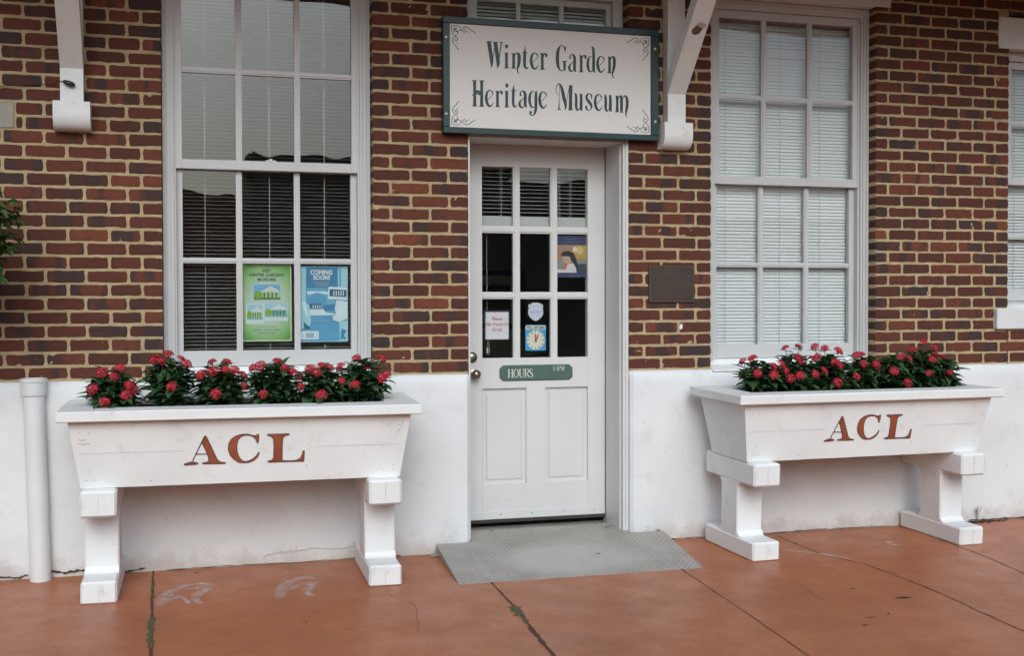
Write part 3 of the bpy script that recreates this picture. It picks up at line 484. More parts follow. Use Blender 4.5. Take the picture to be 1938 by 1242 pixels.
# brickwork right of the last window and above the lintels
for k in range(TOPK):
    if k >= 3: course(k, 4.235, 4.9, [4.45, 4.67] if k % 2 == 0 else [4.345, 4.56, 4.78], True, False)
mortar(4.2351, 4.9, 1.2749, TOPZ)
for x0, x1, zb in ((-2.205, -1.05, 3.59), (1.067, 2.235, 3.59), (-.488, .519, 3.59), (3.255, 4.235, 3.374)):
    k0 = math.ceil((zb-Z0)/BC-.3)
    for k in range(k0, TOPK): course(k, x0, x1, [x0+.215*i+(.11 if k % 2 else 0) for i in range(1, 6)], False, False)
    mortar(x0+.0005, x1-.0005, Z0+k0*BC, TOPZ)
wall_o = wall.build('brick_wall', [BRICK, MORTAR], B, colour=True)

# painted base: two lengths with a chamfered top edge and corners at the doorway
def plinth(x0, x1, chL, chR, ztop=1.046):
    q = MB(); nx = int((x1-x0)/.06); prof = [(-.034, -.02), (-.034, .02), (-.033, .15), (-.032, .5), (-.031, .85), (-.030, .98), (-.029, 1.012), (-.022, 1.030), (.0, ztop), (.02, ztop+.001)]
    prof = [(-.034, -.04)]+[(-.032, z) for z in [i*.06 for i in range(17)]]+[(-.030, 1.0), (-.022, 1.025), (-.008, 1.040), (.02, ztop)]
    vs = []; m_ = len(prof)
    for i in range(nx+1):
        x = x0+(x1-x0)*i/nx
        for (y, z) in prof:
            yy = y+noise.noise(Vector((x*3, z*3, 0)))*.0035+noise.noise(Vector((x*13, z*13, 5)))*.0012 if z > -.01 else y
            vs.append((x, yy, z))
    fs = [(i*m_+j, (i+1)*m_+j, (i+1)*m_+j+1, i*m_+j+1) for i in range(nx) for j in range(m_-1)]
    q.add(vs, fs)
    for ch, xe, s_ in ((chL, x0, -1), (chR, x1, 1)):
        if ch:   # rounded-off arris then the reveal going back to the door frame
            P = [(xe, y, z) for y, z in prof]; d = .018
            P2 = [(xe+s_*d, y+.016, z) for y, z in prof]; P3 = [(xe+s_*d, .30, z) for y, z in prof]
            k = len(q.v); q.v += P2+P3; q.c += [(0, 0, 0, 1)]*(2*m_)
            e = 0 if s_ < 0 else nx*m_
            for j in range(m_-1):
                q.f.append((e+j, e+j+1, k+j+1, k+j)); q.m.append(0); q.f.append((k+j, k+j+1, k+m_+j+1, k+m_+j)); q.m.append(0)
            # cap of the reveal
    return q
m, nt, bb = PLINTH, PLINTH.node_tree, PLINTH.node_tree.nodes['Principled BSDF']   # splashed grime just above the paving
lnk = bb.inputs['Base Color'].links[0].from_socket; tc = nt.nodes.new('ShaderNodeTexCoord'); sx_ = nt.nodes.new('ShaderNodeSeparateXYZ'); nt.links.new(tc.outputs['Object'], sx_.inputs[0])
gn = noise_n(nt, 7, 7, .7); hgt = math_n(nt, 'ADD', sx_.outputs[2], math_n(nt, 'MULTIPLY', math_n(nt, 'SUBTRACT', gn.outputs['Fac'], .5), .34))
nt.links.new(mix(nt, ramp(nt, hgt, [(.0, (.50,)*3), (.10, (.0,)*3)]).outputs[0], lnk, (.36, .27, .21)), bb.inputs['Base Color'])
q = plinth(-3.9, -.507, False, True); q2 = plinth(.537, 4.9, True, False)
q.add(q2.v, q2.f); plo = q.build('plinth', PLINTH, B, smooth=True, auto=35)
def wallline(pts, wd, y, jit, seed, sub=8):
    rr = random.Random(seed); P = []
    for (x0, z0), (x1, z1) in zip(pts, pts[1:]):
        for k in range(sub): t = k/sub; P.append((x0+(x1-x0)*t+rr.uniform(-jit, jit), z0+(z1-z0)*t+rr.uniform(-jit, jit), wd*rr.uniform(.4, 1.5)))
    P.append((*pts[-1], wd*.4)); q = MB(); q.stroke(P, y, sub=2); return q
ck = wallline([(-1.68, .022), (-1.67, .05), (-1.60, .062), (-1.50, .066), (-1.42, .078), (-1.33, .070), (-1.25, .066), (-1.12, .085), (-.95, .07)], .0028, -.0405, .004, 3)
ck2 = wallline([(-1.50, .066), (-1.497, .10)], .002, -.0405, .002, 4); ck.add(ck2.v, ck2.f)
ck.build('plaster_crack', SEAML, plo)
for P, wd in (([(-3.2, .03), (-3.02, .018), (-2.95, .008), (-2.90, .025)], .007), ([(-2.80, .035), (-2.72, .022), (-2.62, .032), (-2.53, .03)], .010), ([(-2.42, .006), (-2.34, .018), (-2.31, .02)], .009), ([(2.93, .008), (3.05, .004), (3.15, .006), (3.4, .003)], .008), ([(-2.2, .004), (-1.9, .006), (-1.6, .003), (-1.1, .006), (-.9, .004)], .004), ([(1.4, .004), (1.8, .006), (2.0, .004), (2.3, .006)], .004), ([(.75, .003), (.9, .005), (1.15, .003)], .004)):
    wallline(P, wd, -.041, .003, int(abs(P[0][0]*100))).build('base_gap', SEAM, plo)

# lintels and the grey stone set in the wall
for x0, x1, z0, z1 in ((-2.31, -.945, 3.3745, 3.589), (.962, 2.342, 3.3745, 3.589), (3.17, 4.32, 3.1612, 3.3722)):
    q = MB(); q.rbox(x0, x1, -.006, .13, z0, z1, .004); q.build('lintel', LINT, B)
q = MB(); q.rbox(-.60, .63, -.004, .13, 3.3745, 3.589, .004); q.build('lintel', LINT, B)
q = MB(); q.rbox(-3.294, -2.950, -.004, .1, 2.384, 2.524, .006); q.build('stone_block', STONE, B)

# room behind the glass
q = MB(); X0, X1, Y1, H = -3.8, 4.8, 4.2, 3.9
q.add([(X0, .24, 0), (X1, .24, 0), (X1, Y1, 0), (X0, Y1, 0), (X0, .24, H), (X1, .24, H), (X1, Y1, H), (X0, Y1, H)], [(0, 1, 2, 3), (4, 7, 6, 5), (2, 6, 7, 3), (1, 5, 6, 2), (0, 3, 7, 4)])
# inner face of the front wall with its openings
xsr = [X0, -2.205, -1.05, -.488, .519, 1.067, 2.235, 3.255, 4.235, X1]
for i in range(0, 9, 2): q.add([(xsr[i], .241, 0), (xsr[i+1], .241, 0), (xsr[i+1], .241, H), (xsr[i], .241, H)], [(0, 1, 2, 3)])
for x0, x1, z0, z1 in ((-2.205, -1.05, 0, 1.05), (1.067, 2.235, 0, 1.05), (3.255, 4.235, 0, 1.28), (-2.205, -1.05, 3.37, H), (-.488, .519, 3.37, H), (1.067, 2.235, 3.37, H), (3.255, 4.235, 3.16, H)):
    q.add([(x0, .241, z0), (x1, .241, z0), (x1, .241, z1), (x0, .241, z1)], [(0, 1, 2, 3)])
q.build('room_wall', ROOMM, B)
# building sides, back and the wide eave
q = MB(); q.box(-3.9, -3.82, .02, 4.6, 0, TOPZ); q.box(4.82, 4.9, .02, 4.6, 0, TOPZ); q.box(-3.9, 4.9, 4.3, 4.6, 0, TOPZ)
q.build('outer_wall', vary('plain_brick', (.15, .045, .03), (.11, .035, .025), 12, .9), B)
q = MB()
ez, wz = 3.675, 3.94; ye = -1.55
q.prism([(ye, ez), (.0, wz), (2.3, 5.6), (ye, ez+.12)], -4.6, 5.6, 0)
for i in range(20):
    y = ye+.03+i*.074; z = ez+(wz-ez)*(y-ye)/(-ye)
    q.box(-4.6, 5.6, y, y+.006, z-.004, z-.001, 1)
q.box(-4.6, 5.6, ye-.03, ye-.002, ez-.06, ez+.16, 0)
q.add([(-4.6, 2.3, 5.61), (5.6, 2.3, 5.61), (5.6, 6.3, 3.7), (-4.6, 6.3, 3.7)], [(0, 1, 2, 3)], 0)
rf = q.build('roof', [SOFFIT, SEAM], B)

# ---------------------------------------------------------------- roof brackets
def bracket(xc, zk, zt, zb, name='roof_bracket', knot=False):
    hw = .0565
    q = MB(); q.rbox(xc-hw, xc+hw, -.08, .0, zt, 3.9, .004); o = q.build(name, WHITE, B)
    # strut: kinks out of the post and climbs to the eave
    top = 3.80; sl = (.50-.08)/(.463); yt = -.08-(top-zk)*sl
    q = MB(); x0, x1 = xc-hw-.0015, xc+hw+.0015
    q.prism([(-.083, zt+.0), (-.083, zk), (yt, top), (yt+.125, top), (-.02, zk-.02+.055), (-.02, zt)], x0, x1)
    s_ = q.build('strut', WHITE, o)
    q = MB(); z1, z0 = zt, zb; P = [(0, z1), (-.115, z1)]
    for k in range(9):
        t = k/8*math.pi/2; P.append((-.045-.072*math.cos(t), z0+.085-.085*math.sin(t)))
    P += [(0, z0)]
    q.prism(P, xc-.0925, xc+.0925); q.build('corbel', WHITE, o)
    if knot:
        q = MB(); zk2 = zk+.335; yk = -.08-(zk2-zk)*sl
        pts = [(-.04, -.012), (-.02, .012), (-.005, .028), (.012, .022), (.034, .018), (.024, -.004), (.014, -.026), (-.012, -.034), (-.03, -.028)]
        nrm = Vector((0, -1, -sl)).normalized()
        vs = [(xc+.004+a, yk-(b2*sl)+nrm.y*.0035, zk2+b2+nrm.z*.0035) for a, b2 in pts]
        q.add(vs, [tuple(range(len(vs)))]); q.build('bare_patch', flat('bare_wood', (.11, .065, .05)), o)
        q = MB(); q.add([(x+.008 if i in (3, 4, 2) else x*1, y-.002, z) for i, (x, y, z) in enumerate([vs[1], vs[2], vs[3], vs[4], vs[5]])], [(0, 1, 2, 3, 4)]); q.build('putty', STEEL, o)
    return o
bracket(-2.6585, 2.700, 2.523, 2.376)
bracket(.7985, 2.727, 2.551, 2.396, knot=True)

# ---------------------------------------------------------------- sash windows
def sash(x0, x1, z0, z1, yf, th, stile, top, bot, mull, name, par, rows=(.5,), y_in=.010):
    q = MB()
    q.rbox(x0, x0+stile, yf, yf+th, z0, z1, .002); q.rbox(x1-stile, x1, yf, yf+th, z0, z1, .002)
    a, b2 = x0+stile-.001, x1-stile+.001
    q.rbox(a, b2, yf+.0004, yf+th-.0004, z0, z0+bot, .002); q.rbox(a, b2, yf+.0004, yf+th-.0004, z1-top, z1, .002)
    gx = (x1-x0-2*stile)
    pw = (gx-2*mull)/3; zz0, zz1 = z0+bot, z1-top
    for k in (1, 2):
        xm = x0+stile+k*pw+(k-1)*mull
        q.box(xm, xm+mull, yf+.006, yf+th-.006, zz0-.001, zz1+.001); q.box(xm+.009, xm+mull-.009, yf+.0015, yf+.0061, zz0-.001, zz1+.001)
    for fr_ in rows:
        zm = zz0+(zz1-zz0)*fr_
        q.box(a, b2, yf+.0065, yf+th-.0065, zm-mull*.45, zm+mull*.45); q.box(a, b2, yf+.002, yf+.0066, zm-mull*.45+.009, zm+mull*.45-.009)
    o = q.build(name, FRAME, par)
    g_ = MB(); g_.box(x0+stile-.004, x1-stile+.004, yf+th*.55, yf+th*.55+.0035, zz0-.004, zz1+.004); g_.build('glass', GLASS, par)
    return zz0, zz1
def window(x0, x1, zs, zh, zmeet, label=None, cols=True):
    """x0..x1 brick opening, zs top of the sill, zh head, zmeet the meeting rail's (bottom, top)"""
    q = MB(); cw = .060
    for s_, xa in ((1, x0), (-1, x1)):
        lo = lambda a, b2: (min(xa+s_*a, xa+s_*b2), max(xa+s_*a, xa+s_*b2))
        for (a, b2, yf) in ((.0012, .020, .080), (.0195, .024, .086), (.0235, .044, .079), (.0435, .047, .086), (.0465, cw, .082)):
            A_, B_ = lo(a, b2); q.box(A_, B_, yf, .24, zs, zh-.001)
        A_, B_ = lo(cw-.001, cw+.012); q.box(A_, B_, .098, .22, zs, zh-.06)
    for (a, b2, yf) in ((.0, .020, .0795), (.0195, .024, .0855), (.0235, .044, .0785), (.0435, .06, .0815)): q.box(x0+.001, x1-.001, yf, .24, zh-b2, zh-a)
    o = q.build('window', FRAME, B)
    if label: o['label'] = label
    xi0, xi1 = x0+cw, x1-cw
    sash(xi0, xi1, zmeet[0], zh-.06, .105, .034, .046, .05, zmeet[1]-zmeet[0], .034, 'upper_sash', o)
    sash(xi0+.001, xi1-.001, zs+.003, zmeet[1]-.004, .1425, .034, .046, zmeet[1]-.004-zmeet[0], .088, .034, 'lower_sash', o)
    return o
w1 = window(-2.205, -1.05, 1.10, 3.373, (2.212, 2.2645), 'tall sash window with dark panes and posters behind the lower glass')
w2 = window(1.067, 2.235, 1.10, 3.373, (2.212, 2.2645), 'tall sash window filled by a closed white blind')
w3 = window(3.255, 4.235, 1.463, 3.160, (2.262, 2.308), 'shorter sash window with a stone sill at the right edge')
for o, x0, x1 in ((w1, -2.205, -1.05), (w2, 1.067, 2.235)):
    q = MB(); q.prism([(-.030, 1.030), (-.030, 1.038), (-.026, 1.043), (.10, 1.068), (.10, 1.101), (.24, 1.101), (.24, 1.0)], x0+.001, x1-.001); q.build('sill', WHITE, o)
q = MB(); q.rbox(3.1475, 4.33, -.032, .14, 1.277, 1.4155, .006); q.prism([(.05, 1.416), (.05, 1.445), (.14, 1.4625), (.24, 1.4625), (.24, 1.416)], 3.256, 4.234); q.build('sill', LINT, w3)
# iron latch on the meeting rail
q = MB(); q.lathe([(.0, 0), (.012, .001), (.014, .008), (.008, .014), (0, .016)], (-1.612, .126, 2.2650), n=12)
for a in (-.022, .022): q.lathe([(0, 0), (.008, .001), (.008, .007), (0, .010)], (-1.612+a, .126, 2.2650), n=10)
q.build('sash_lock', WHITE, w1)

# ---------------------------------------------------------------- blinds (they hang inside: things of their own)
def blind(x0, x1, z0, z1, y, pitch, depth, tilt, cords, label, group, mat=SLATM, rail=.022, wand=None, seed=1):
    rr = random.Random(seed)
    t = empty('window_blind', ((x0+x1)/2, y, z1)); tag(t, label, 'blind', group); ox, oz = (x0+x1)/2, z1
    q = MB(); n = int((z1-z0-rail-.03)/pitch); nx = 10
    for k in range(n):
        zc = z0+rail+.012+pitch*(k+.5); tt = tilt+rr.uniform(-.035, .035); sag = rr.uniform(-.0012, .0012); sl = rr.uniform(-.001, .001)
        vs = []
        for i in range(nx+1):
            x = x0+(x1-x0)*i/nx; dz = sag*math.sin(math.pi*i/nx)+sl*(i/nx-.5)+rr.uniform(-.0003, .0003)
            for j in (-1, -.33, .33, 1):
                a = j*depth/2; crown = (1-j*j)*depth*.07
                vs.append((x-ox, a*math.cos(tt)-crown*math.sin(tt), zc-oz+dz+a*math.sin(tt)+crown*math.cos(tt)))
        q.add(vs, [(i*4+j, i*4+j+1, i*4+j+5, i*4+j+4) for i in range(nx) for j in range(3)])
    q.build('slats', mat, t, smooth=True)
    q = MB(); q.rbox(x0-ox, x1-ox, -.013, .013, z0-oz, z0+rail-oz, .003); q.build('bottom_rail', mat, t)
    q = MB(); q.rbox(x0-ox, x1-ox, -.018, .018, -.028, 0, .003); q.build('head_rail', mat, t)
    for c in cords:
        for dy in (-depth/2-.0012, depth/2+.0012):
            q = MB(); q.box(c-ox-.0014, c-ox+.0014, dy-.0006, dy+.0006, z0-oz+.005, -.02); q.build('cord', CORDM, t)
    return t
blind(-2.13, -1.125, 1.112, 3.34, .222, .0216, .024, math.radians(5), (-1.975, -1.615, -1.30), 'white blind with open slats behind the dark left window', 'venetian blinds', SLATM)
blind(1.14, 2.162, 1.112, 3.34, .200, .0216, .025, math.radians(65), (1.255, 1.645, 1.935), 'closed white blind behind the window right of the door', 'venetian blinds', SLATW, seed=2)
blind(3.33, 4.16, 1.48, 3.12, .200, .0216, .025, math.radians(60), (3.45, 3.75, 4.0), 'white blind in the window at the right edge of the photo', 'venetian blinds', SLATW, seed=3)
# ---------------------------------------------------------------- doorway
DY = .30
q = MB()
q.box(-.4865, -.475, .012, .36, .02, 2.50); q.box(.485, .5175, .012, .36, .02, 2.50)          # jambs
q.box(-.4865, -.477, .006, .0125, .02, 2.50); q.box(.500, .5175, .004, .0125, .02, 2.50)
q.box(.4775, .4855, .05, .29, .035, 2.434)       # stops
q.box(-.475, .485, .012, .36, 2.435, 2.50); q.box(-.4865, .5175, .0125, .36, 2.4995, 2.60)
q.box(-.4865, .5175, .004, .0128, 2.50, 2.535)
q.box(-.4868, -.425, .10, .36, 2.6, 3.37); q.box(.455, .5178, .10, .36, 2.6, 3.37); q.box(-.486, .517, .101, .36, 3.31, 3.372)
DF = q.build('door_frame', DOORP, B)
q = MB(); xs_ = (-.425, -.40, -.1525, -.1225, .1225, .1525, .43, .455)
q.box(-.4255, -.395, .14, .175, 2.601, 3.31); q.box(.425, .4555, .14, .175, 2.601, 3.31); q.box(-.396, .426, .1404, .1746, 3.27, 3.3095); q.box(-.396, .426, .1404, .1746, 2.602, 2.65)
for a in (-.152, .123): q.box(a, a+.028, .146, .170, 2.65, 3.27)
q.box(-.395, .425, .1465, .1695, 2.95, 2.975)
q.build('transom_sash', DOORP, DF)
q = MB(); q.box(-.397, .427, .156, .1595, 2.645, 3.275); q.build('glass', GLASS, DF)
q = MB(); q.prism([(.20, .026), (.27, .062), (.36, .066), (.36, .0)], -.485, .516); q.build('threshold', vary('threshold_metal', (.38, .37, .34), (.30, .29, .27), 8, .5, 60, .2, metal=.3), DF)
blind(-.41, .44, 2.62, 3.30, .205, .0216, .025, math.radians(50), (-.28, .0, .3), 'narrow half closed blind in the transom above the museum sign', 'venetian blinds', SLATW, seed=5)

# door leaf: stiles, rails, nine lights above two sunk panels
q = MB(); x0, x1, z0, z1 = -.4695, .4745, .118, 2.4335
GX = [(-.3275, -.1262), (-.0822, .1170), (.1612, .3605)]; GZ = [(1.1180, 1.4838), (1.5275, 1.8915), (1.9368, 2.3010)]
def db(a, b2, c, d, yf=DY, yb=DY+.044): q.box(a, b2, yf, yb, c, d)
db(x0, GX[0][0], z0, z1); db(GX[2][1], x1, z0, z1)
a, b2 = GX[0][0]-.0006, GX[2][1]+.0006
db(a, b2, GZ[2][1], z1-.0004, DY+.0004); db(a, b2, .930, GZ[0][0], DY+.0004); db(a, b2, z0+.0004, .335, DY+.0004)
db(-.045, .078, .334, .931, DY+.0007)
for i in (0, 1):
    db(GX[i][1], GX[i+1][0], GZ[0][0]-.001, GZ[2][1]+.001, DY+.008, DY+.036); db(GX[i][1]+.010, GX[i+1][0]-.010, GZ[0][0], GZ[2][1], DY+.0015, DY+.0082)
    db(a, b2, GZ[i][1], GZ[i+1][0], DY+.009, DY+.035); db(a, b2, GZ[i][1]+.010, GZ[i+1][0]-.010, DY+.002, DY+.0092)
for (c, d) in ((a, -.0448), (.0778, b2)):
    q.box(c, d, DY+.020, DY+.03, .334, .931)                       # sunk field
    e = .028; q.rbox(c+e, d-e, DY+.0125, DY+.021, .334+e, .931-e, .006)
DL = q.build('door', DOORP, B); DL['label'] = 'white wooden door with nine panes over two sunk panels'
# fine grey seams where rails meet stiles
for xx in (a, b2): q = MB(); q.box(xx-.0007, xx+.0007, DY-.0006, DY-.0001, z0+.004, GZ[0][0]); q.build('joint_line', SEAML, DL)
q = MB(); q.box(GX[0][0]-.004, GX[2][1]+.004, DY+.022, DY+.0255, GZ[0][0]-.004, GZ[2][1]+.004); q.build('glass', GLASS, DL)
q = MB(); q.box(x0+.001, x1-.001, DY-.007, DY-.0002, .121, .165); q.box(x0+.001, x1-.001, DY-.002, DY+.03, .098, .1175, 1)
for k in range(5): q.lathe([(0, 0), (.004, 0), (.003, .002), (0, .0022)], (x0+.05+k*.205, DY-.007, .149), 'y', 8, 1)
q.build('door_sweep', [DOORP, SEAM], DL)
q = MB(); q.lathe([(0, .0), (.031, .0), (.033, .004), (.030, .012), (.022, .018), (.0, .019)], (-.3925, DY, 1.125), 'y', 24); q.build('deadbolt', BRASS, DL, smooth=True, auto=40)
q = MB(); q.lathe([(0, .0), (.030, .0), (.031, .005), (.014, .010), (.012, .030), (.022, .038), (.0285, .050), (.0285, .060), (.020, .072), (0, .076)], (-.3795, DY, 1.022), 'y', 24); q.build('door_knob', BRASS, DL, smooth=True, auto=50)
# things hanging on the inside of the door glass
YG = DY+.029
blind(-.345, .375, 1.938, 2.325, DY+.062, .0242, .026, math.radians(14), (-.19, .19, .265), 'short open blind with a wide bottom rail behind the top door panes', 'venetian blinds', SLATM, rail=.062, seed=6)
q = MB(); q.tube([(-.286, DY+.052, 2.0), (-.284, DY+.05, 1.6), (-.283, DY+.048, 1.20)], .0012, 5); q.tube([(-.283, DY+.048, 1.20), (-.288, DY+.048, 1.15), (-.277, DY+.048, 1.135), (-.268, DY+.048, 1.15), (-.274, DY+.048, 1.23)], .0016, 5)
q.lathe([(0, 0), (.007, .002), (.008, .02), (.004, .035), (0, .037)], (-.283, DY+.046, 1.145), n=8)
tag(q.build('blind_cord', CORDM), 'thin pull cord with a tassel hanging behind the left door panes', 'cord')

def sheet(name, x0, x1, z0, z1, y, mat, label, cat, group=None, th=.0016):
    t = empty(name, ((x0+x1)/2, y, z0)); tag(t, label, cat, group)
    q = MB(); q.box(x0-t.location.x, x1-t.location.x, -th/2, th/2, 0, z1-z0); q.build('sheet', mat, t); return t
L = .0005
# "no food or drink" notice in a plastic sleeve
t = sheet('paper_notice', -.2985, -.151, 1.2335, 1.4025, YG, PAPER, 'white paper notice with red slanted writing in the lower left door pane', 'notice')
q = MB(); q.box(-.083, .080, .0012, .0024, -.0035, .180); q.build('sleeve', flat('sleeve_navy', (.03, .035, .07)), t)
q = MB(); RD = flat('red_ink', (.50, .06, .09))
for s_, z in (('Please', .118), ('No Food Or', .084), ('Drink', .050)): q.text(s_, -.002, z, .0305, -.0014, 0, sx=.92, shear=.25, bold=.012)
q.build('lettering', RD, t)
# security badge sticker
t = empty('window_sticker', (.0255, YG-.001, 1.345)); tag(t, 'small white badge sticker with blue writing on the middle door pane', 'sticker')
P = [(0, 0), (.020, .010), (.040, .028), (.050, .050), (.048, .070), (.043, .082), (.050, .092), (.044, .106), (.030, .108), (.022, .116), (-.022, .116), (-.030, .108), (-.044, .106), (-.050, .092), (-.043, .082), (-.048, .070), (-.050, .050), (-.040, .028), (-.020, .010)]
q = MB(); q.fpoly(P, 0); q.fpoly([(x*.96, .002+z*.97) for x, z in P], -.0003); q.v += []; o = q.build('badge', flat('badge_white', (.62, .68, .78)), t)
q = MB(); q.text('PROTECTED BY', 0, .088, .011, -.0008, 1); q.text('SECURITY', 0, .052, .0185, -.0008, 0); q.frect(-.034, .034, .046, .048, -.0008, 1); q.frect(-.032, .032, .030, .0315, -.0008, 1); q.frect(-.020, .020, .074, .0752, -.0008, 1)
q.build('lettering', [flat('badge_blue', (.05, .22, .62)), flat('badge_grey', (.22, .28, .38))], t)
# will-return clock
t = empty('clock_sign', (.0245, YG-.001, 1.1605)); tag(t, 'blue will return card with a white clock dial on the middle door pane', 'sign')
q = MB(); rr_ = .008; W_, H_ = .067, .161
def rrect(x0, x1, z0, z1, r_, n=5):
    P = []
    for cx, cz, a0 in ((x1-r_, z0+r_, -90), (x1-r_, z1-r_, 0), (x0+r_, z1-r_, 90), (x0+r_, z0+r_, 180)):
        for k in range(n+1): a_ = math.radians(a0+90*k/n); P.append((cx+r_*math.cos(a_), cz+r_*math.sin(a_)))
    return P
q.fpoly(rrect(-W_, W_, 0, H_, rr_), 0, 0); q.frect(-W_+.003, W_-.003, .132, .156, -.0004, 1); q.fdisc(0, .067, .0585, .0605, -.0005, 1, 32)
q.build('card', [flat('card_blue', (.06, .36, .72)), flat('card_cream', (.74, .72, .60))], t)
q = MB(); q.text('WILL RETURN', 0, .136, .0215, -.0010, 0, sx=.86, bold=.03)
for k in range(12):
    a_ = math.radians(30*k); q.fpoly([(.050*math.sin(a_)+u_*math.cos(a_)-v_*math.sin(a_), .067+.052*math.cos(a_)-u_*math.sin(a_)-v_*math.cos(a_)) for u_, v_ in ((-.0028, -.005), (.0028, -.005), (.0028, .005), (-.0028, .005))][::-1], -.0010, 0)
q.build('numerals', flat('card_black', (.04, .045, .05)), t)
q = MB(); q.fpoly([(-.006, .052), (.006, .052), (.005, .074), (0, .108), (-.007, .102)], -.0014, 0); q.fpoly([(-.003, .055), (.006, .055), (.021, .100), (.011, .102)], -.0018, 0); q.fdisc(0, .067, .006, .006, -.0021, 0)
q.build('hands', flat('hand_red', (.42, .12, .06)), t)
# film poster card
t = sheet('poster', .1625, .3625, 1.6195, 1.8845, YG, flat('poster_navy', (.035, .045, .12)), 'navy card with a picture of a dark haired child in the right middle door pane', 'poster')
q = MB(); xx0, xx1 = -.0985, .0985
q.frect(xx0, xx1, .095, .205, -.0012, 0); q.fpoly([(-.02, .12), (xx1, .12), (xx1, .200), (.02, .203)], -.0014, 1); q.fdisc(.055, .17, .024, .026, -.0016, 2); q.fdisc(.022, .178, .014, .016, -.0017, 3)
q.frect(-.0, xx1, .086, .108, -.0018, 4); q.frect(-.0, xx1, .035, .086, -.0019, 5); q.frect(xx0, -.04, .04, .10, -.00195, 4)
q.fpoly([(xx0, .030), (.034, .030), (.040, .060), (.024, .082), (-.004, .092), (-.03, .080), (-.055, .05), (xx0, .05)], -.0022, 3)      # white shirt and table
q.fpoly([(.008, .158), (.022, .138), (.034, .105), (.044, .070), (.042, .036), (.034, .030), (.028, .062), (.006, .100), (-.006, .120)], -.0026, 6)  # long hair
q.fdisc(-.030, .118, .030, .034, -.0028, 7); q.fpoly([(-.064, .058), (-.050, .088), (-.034, .092), (-.03, .066), (-.045, .045)], -.0030, 8)
q.fpoly([(-.072, .120), (-.070, .148), (-.050, .164), (-.020, .167), (.006, .158), (.012, .130), (-.002, .100), (-.010, .128), (-.026, .134), (-.052, .132), (-.066, .140)], -.0032, 6)
q.fdisc(-.052, .113, .003, .0022, -.0033, 6); q.fdisc(-.030, .113, .003, .0022, -.0033, 6); q.fdisc(-.043, .096, .006, .0022, -.0033, 8)
q.build('picture', [flat('pp'+str(i), c_) for i, c_ in enumerate([(.38, .22, .13), (.50, .33, .08), (.62, .50, .20), (.66, .62, .64), (.22, .27, .30), (.05, .055, .07), (.018, .02, .03), (.55, .36, .28), (.50, .20, .12)])], t)
q = MB(); q.text('~ ~ ~', 0, .232, .03, -.0012, 0); q.frect(-.045, .045, .240, .2425, -.0012, 0); q.frect(-.06, .06, .222, .2245, -.0012, 0); q.frect(-.02, .06, .012, .015, -.0012, 0)
q.build('lettering', flat('poster_small_print', (.16, .19, .32)), t)

# posters behind the lower sash of the left window
t = sheet('poster', -1.777, -1.4955, 1.2405, 1.681, .182, flat('poster_border', (.50, .66, .42)), 'green poster about museums with three small pictures in the left window', 'poster', 'posters in the left window')
PW, PH = .2815, .4405
def pu(x): return (x-118)/582*PW-PW/2
def pz(y): return (1030-y)/895*PH
m_, nt, b = base('poster_green', (.3, .55, .25), .5)     # printed glow: pale middle, green corners
tc = nt.nodes.new('ShaderNodeTexCoord'); mp = nt.nodes.new('ShaderNodeMapping'); mp.inputs['Location'].default_value = (0, 0, -1.1); mp.inputs['Scale'].default_value = (5.2, 0, 4.0); mp.inputs['Location'].default_value = (0, 0, -.88)
nt.links.new(tc.outputs['Object'], mp.inputs['Vector']); gr = nt.nodes.new('ShaderNodeTexGradient'); gr.gradient_type = 'SPHERICAL'; nt.links.new(mp.outputs[0], gr.inputs['Vector'])
nt.links.new(ramp(nt, gr.outputs['Fac'], [(0, (.10, .30, .05)), (.22, (.26, .46, .19)), (.55, (.46, .57, .47))]).outputs[0], b.inputs['Base Color'])
q = MB(); q.frect(pu(135), pu(684), pz(1015), pz(150), -.0012, 0)
q.build('print', m_, t)
q = MB()
for s_, y_, z_ in (('VISIT', 222, .024), ("WINTER GARDEN'S", 272, .0245), ('MUSEUMS', 325, .024)): q.text(s_, 0, pz(y_), z_, -.0018, 0, sx=1.0 if len(s_) < 10 else .93, bold=.035)
for s_, y_, z_ in (('OPEN 1-5 P.M. DAILY', 908, .0165), ('ADMISSION FREE', 942, .012)): q.text(s_, 0, pz(y_), z_, -.0018, 0)
q.frect(pu(300), pu(510), pz(862), pz(858), -.0018, 0); q.frect(pu(230), pu(250), pz(302), pz(298), -.0018, 0); q.frect(pu(570), pu(590), pz(302), pz(298), -.0018, 0)
q.build('lettering', flat('poster_dark_green', (.035, .11, .06)), t)
